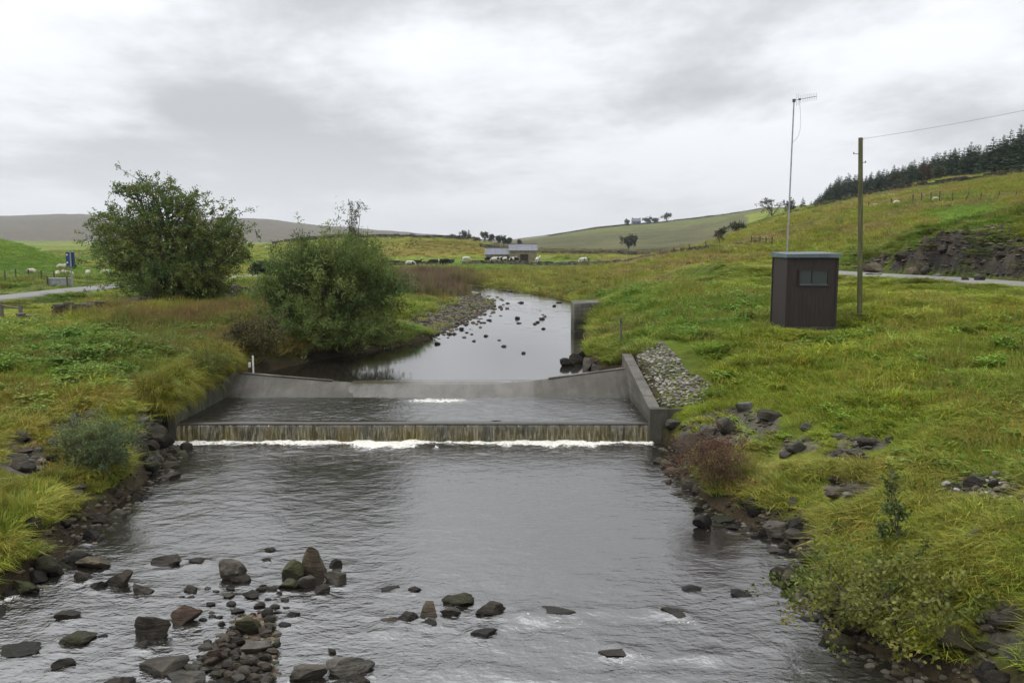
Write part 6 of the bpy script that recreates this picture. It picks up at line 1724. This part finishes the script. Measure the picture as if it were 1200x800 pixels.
# blue sign on a post
Ys = 58.0; p = at_depth(84, 338, Ys); zg = gz(p[0], Ys); mpx = Ys / F
t = thing("road_sign", (p[0], Ys, zg), "blue road sign on a pale post beside the left lane", "sign")
top = at_depth(84, 295, Ys)[2]
b = MB(); b.tube([(p[0] + .06, Ys, zg - .3), (p[0] + .06, Ys, top)], .05, 8); b.build("post", M["galv"], t)
b = MB(); b.box((p[0], Ys + .08, top - 9 * mpx), (10 * mpx, .04, 17 * mpx)); pl = b.build("plate", M["blue_sign"], t)
for dz in (3.5, 12.5):
    b = MB(); b.box((p[0] - 3.6 * mpx, Ys + .05, top - dz * mpx), (1.6 * mpx, .012, 1.6 * mpx)); sub(b, "marking", M["white_paint"], pl, t)
Yt = 60.0; p = at_depth(71, 336, Yt); zg = gz(p[0], Yt); mpx = Yt / F
t = thing("water_trough", (p[0], Yt, zg), "grey galvanised trough box beside the blue road sign", "trough")
w = 23 * mpx
b = MB(); b.box((p[0], Yt, zg + .30), (w, .7, .55)); b.build("tank", M["galv"], t)
b = MB(); b.box((p[0], Yt, zg + .60), (w + .06, .76, .05)); b.build("rim", M["galv"], t)
for s_ in (-1, 1):
    b = MB(); b.tube([(p[0] + s_ * w * .5, Yt - .4, zg - .2), (p[0] + s_ * w * .5, Yt - .4, zg + .8)], .05, 6); b.build("post", M["bark"], t)
# branch lying on the right bank
A = hit(1092, 668); B = hit(1146, 636)
A = A + (0, 0, .10); B = B + (0, 0, .22)
r_ = np.random.default_rng(5)
b = MB(); b.tube(bent(A, B, r_, 9, .25, .05), np.linspace(.012, .03, 9), 6)
for k in range(5):
    s0 = A + (B - A) * r_.uniform(.1, .6); b.tube([s0, s0 + r_.normal(0, .12, 3) + (-.1, 0, .02)], [.008, .003], 4, False)
tag(b.build("driftwood_branch", M["bark"], origin=(A + B) / 2), "bare fallen branch lying across the right bank grass", "branch")

# ------------------------------------------------------------------ animals
def skin(name, nodes, edges, subd=1):
    me = bpy.data.meshes.new(name)
    me.from_pydata([n[:3] for n in nodes], edges, [])
    o = bpy.data.objects.new(name, me); COL.objects.link(o)
    sm = o.modifiers.new("skin", "SKIN"); sm.use_smooth_shade = True
    if not me.skin_vertices: me.skin_vertices.new()
    for i, n in enumerate(nodes):
        rr = n[3]; me.skin_vertices[0].data[i].radius = rr if isinstance(rr, tuple) else (rr, rr)
    me.skin_vertices[0].data[0].use_root = True
    ss = o.modifiers.new("sub", "SUBSURF"); ss.levels = subd; ss.render_levels = subd
    dg = bpy.context.evaluated_depsgraph_get(); ev = o.evaluated_get(dg)
    m2 = bpy.data.meshes.new_from_object(ev)
    bpy.data.objects.remove(o); bpy.data.meshes.remove(me)
    v = np.empty(len(m2.vertices) * 3, np.float32); m2.vertices.foreach_get("co", v); v = v.reshape(-1, 3)
    return m2, v
def paint(m2, col):
    m2.materials.clear(); m2.materials.append(M["hide"])
    a = m2.attributes.new("col", "FLOAT_COLOR", "POINT"); c = np.ones((len(m2.vertices), 4), np.float32); c[:, :3] = col; a.data.foreach_set("color", c.ravel())
    return m2
def quadruped(L, H, body, leg, grazing, head):
    """nodes of a standing animal facing +x: length, withers height, body radius"""
    b = body; z = H - b
    N_ = [(0, 0, z, (b * .95, b)), (L * .28, 0, z - .01, (b * .92, b)), (L * .42, 0, z + .03, (b * .62, b * .75)), (-L * .25, 0, z + .01, (b * .98, b * .95)), (-L * .42, 0, z + .02, (b * .7, b * .75))]
    E_ = [(0, 1), (1, 2), (0, 3), (3, 4)]
    if grazing: neck = [(L * .60, 0, z - .12 * H, b * .36), (L * .68, 0, .22 * H, b * .27), (L * .74 + head * .2, 0, .07 * H, b * .19)]
    else: neck = [(L * .56, 0, z + b * .75, b * .42), (L * .66, 0, H + b * .5, b * .32), (L * .66 + head, 0, H + b * .25, b * .2)]
    for k, n_ in enumerate(neck):
        N_.append(n_); E_.append((2 if k == 0 else len(N_) - 2, len(N_) - 1))
    for sx, fr in ((L * .34, True), (-L * .36, False)):
        for sy in (-1, 1):
            i0 = len(N_); hip = 1 if fr else 4
            N_ += [(sx, sy * b * .55, z - b * .55, leg * 1.7), (sx + (-.02 if fr else -.06) * L, sy * b * .5, z * .42, leg), (sx + (0 if fr else .0), sy * b * .5, .03, leg * .85)]
            E_ += [(hip, i0), (i0, i0 + 1), (i0 + 1, i0 + 2)]
    N_.append((-L * .52, 0, z - b * .2, leg * .6)); E_.append((4, len(N_) - 1))
    N_.append((-L * .53, 0, z - b * 1.0, leg * .5)); E_.append((len(N_) - 2, len(N_) - 1))
    return N_, E_
def sheep_mesh(grazing, seed):
    N_, E_ = quadruped(1.0, .72, .24, .045, grazing, .16); m2, v = skin("sheep", N_, E_, 2)
    wool = (v[:, 2] > .26) & (v[:, 0] < .50)
    n3 = fbm3(v * 9.0, 2, seed); v2 = v * (1 + np.where(wool, (n3 - .5) * .12, 0))[:, None]
    m2.vertices.foreach_set("co", v2.astype(np.float32).ravel())
    return paint(m2, np.where(wool[:, None], np.array((.44, .40, .31)), np.array((.26, .23, .19))))
def cow_mesh(grazing, seed, mode):
    N_, E_ = quadruped(1.75, 1.32, .36, .065, grazing, .28); m2, v = skin("cow", N_, E_, 2)
    n3 = fbm3(v * np.array([1.4, .6, 1.0]) + seed * 3.3, 2, seed)
    W_ = np.array((.48, .46, .41)); B_ = np.array((.014, .012, .011))
    if mode == "black": m_ = n3 > .70
    elif mode == "white": m_ = n3 > .30
    else: m_ = (v[:, 0] > .15) ^ (n3 > .66)
    return paint(m2, np.where(m_[:, None], W_, B_))
SHEEP = [sheep_mesh(True, 3), sheep_mesh(False, 4)]
def put_sheep(u, Y, rz, k, label, sc=1.0, v=None):
    p = at_depth(u, 300, Y); o = link("sheep", SHEEP[k], None, (p[0], Y, gz(p[0], Y)))
    o.rotation_euler = (0, 0, rz); o.scale = (sc,) * 3
    return tag(o, label, "sheep", "sheep grazing in the fields")
put_sheep(36, 88, 2.9, 0, "sheep grazing alone left of the flock in the left field")
put_sheep(71, 93, .4, 1, "rear sheep of the flock behind the trough"); put_sheep(66, 84, 2.0, 0, "leftmost sheep of the flock behind the trough"); put_sheep(74, 82, .1, 0, "front sheep of the flock right behind the trough"); put_sheep(80, 85, 3.0, 1, "sheep of the flock nearest the blue sign's post")
put_sheep(102, 86, 1.9, 0, "lone sheep right of the blue sign"); put_sheep(122, 90, .8, 0, "sheep beside the left edge of the large tree")
put_sheep(1022, 116, 3.5, 0, "pale sheep just right of the telegraph pole on the hill"); put_sheep(1047, 112, .2, 0, "pale sheep by the fence posts on the hill"); put_sheep(1092, 102, .1, 0, "sheep between the upright fence posts on the hill", .8)
put_sheep(457, 330, .3, 0, "tiny sheep on the far left field", 1.3); put_sheep(312, 300, .3, 0, "tiny sheep far off between tree and willow", 1.3)
for (u, Y, rz, g, mode, lab) in [(573, 160, .2, True, "black", "black cow at the left end of the byre"), (581, 158, 3.0, True, "white", "white cow in front of the byre"), (588, 159, .1, True, "black", "black cow between the white cow and the byre door"), (594.5, 157, 3.1, True, "pied", "pied cow under the byre doorway"), (603, 156, 3.2, True, "pied", "pied cow with pale front before the barn"), (630.5, 158, 1.2, False, "white", "white cow at the barn's right corner"), (685, 152, 3.2, True, "pied", "pied cow with white head grazing alone right of the barn"),
                                (480, 152, .3, True, "white", "white cow lying at the left end of the distant herd"), (487.5, 156, .2, False, "black", "black cow next to the white one in the distant herd"), (508, 155, 3.1, True, "black", "black cow in the middle of the distant herd"), (515, 157, .2, True, "black", "black cow right of the middle one in the distant herd"), (523, 156, 3.0, True, "black", "black cow at the right end of the distant herd"), (546, 164, .3, True, "white", "pale cow alone between the herd and the byre")]:
    p = at_depth(u, 300, Y); k = int(u)
    o = link("cow", cow_mesh(g, k % 17, mode), None, (p[0], Y, gz(p[0], Y))); o.rotation_euler = (0, 0, rz)
    tag(o, lab, "cow", "cattle by the barn")

# ------------------------------------------------------------------ damp air of the valley
def haze():
    zs = GR["Z"]; z0 = float(zs.min()) - 1.0; z1 = float(zs.max()) + 25
    xm = 5400.0
    b = MB(); b.box((0, 2600, (z0 + z1) / 2), (2 * xm, 5400, z1 - z0))
    m, nt, o = mat("haze"); T = NT(nt)
    pv = T.n("ShaderNodeVolumePrincipled")
    pv.inputs["Color"].default_value = (.88, .92, 1.0, 1); pv.inputs["Density"].default_value = 0.00011; pv.inputs["Anisotropy"].default_value = .2
    T.l(pv.outputs[0], o.inputs["Volume"])
    tag(b.build("haze", m), "thin grey damp air filling the valley", None, None, "stuff")
haze()
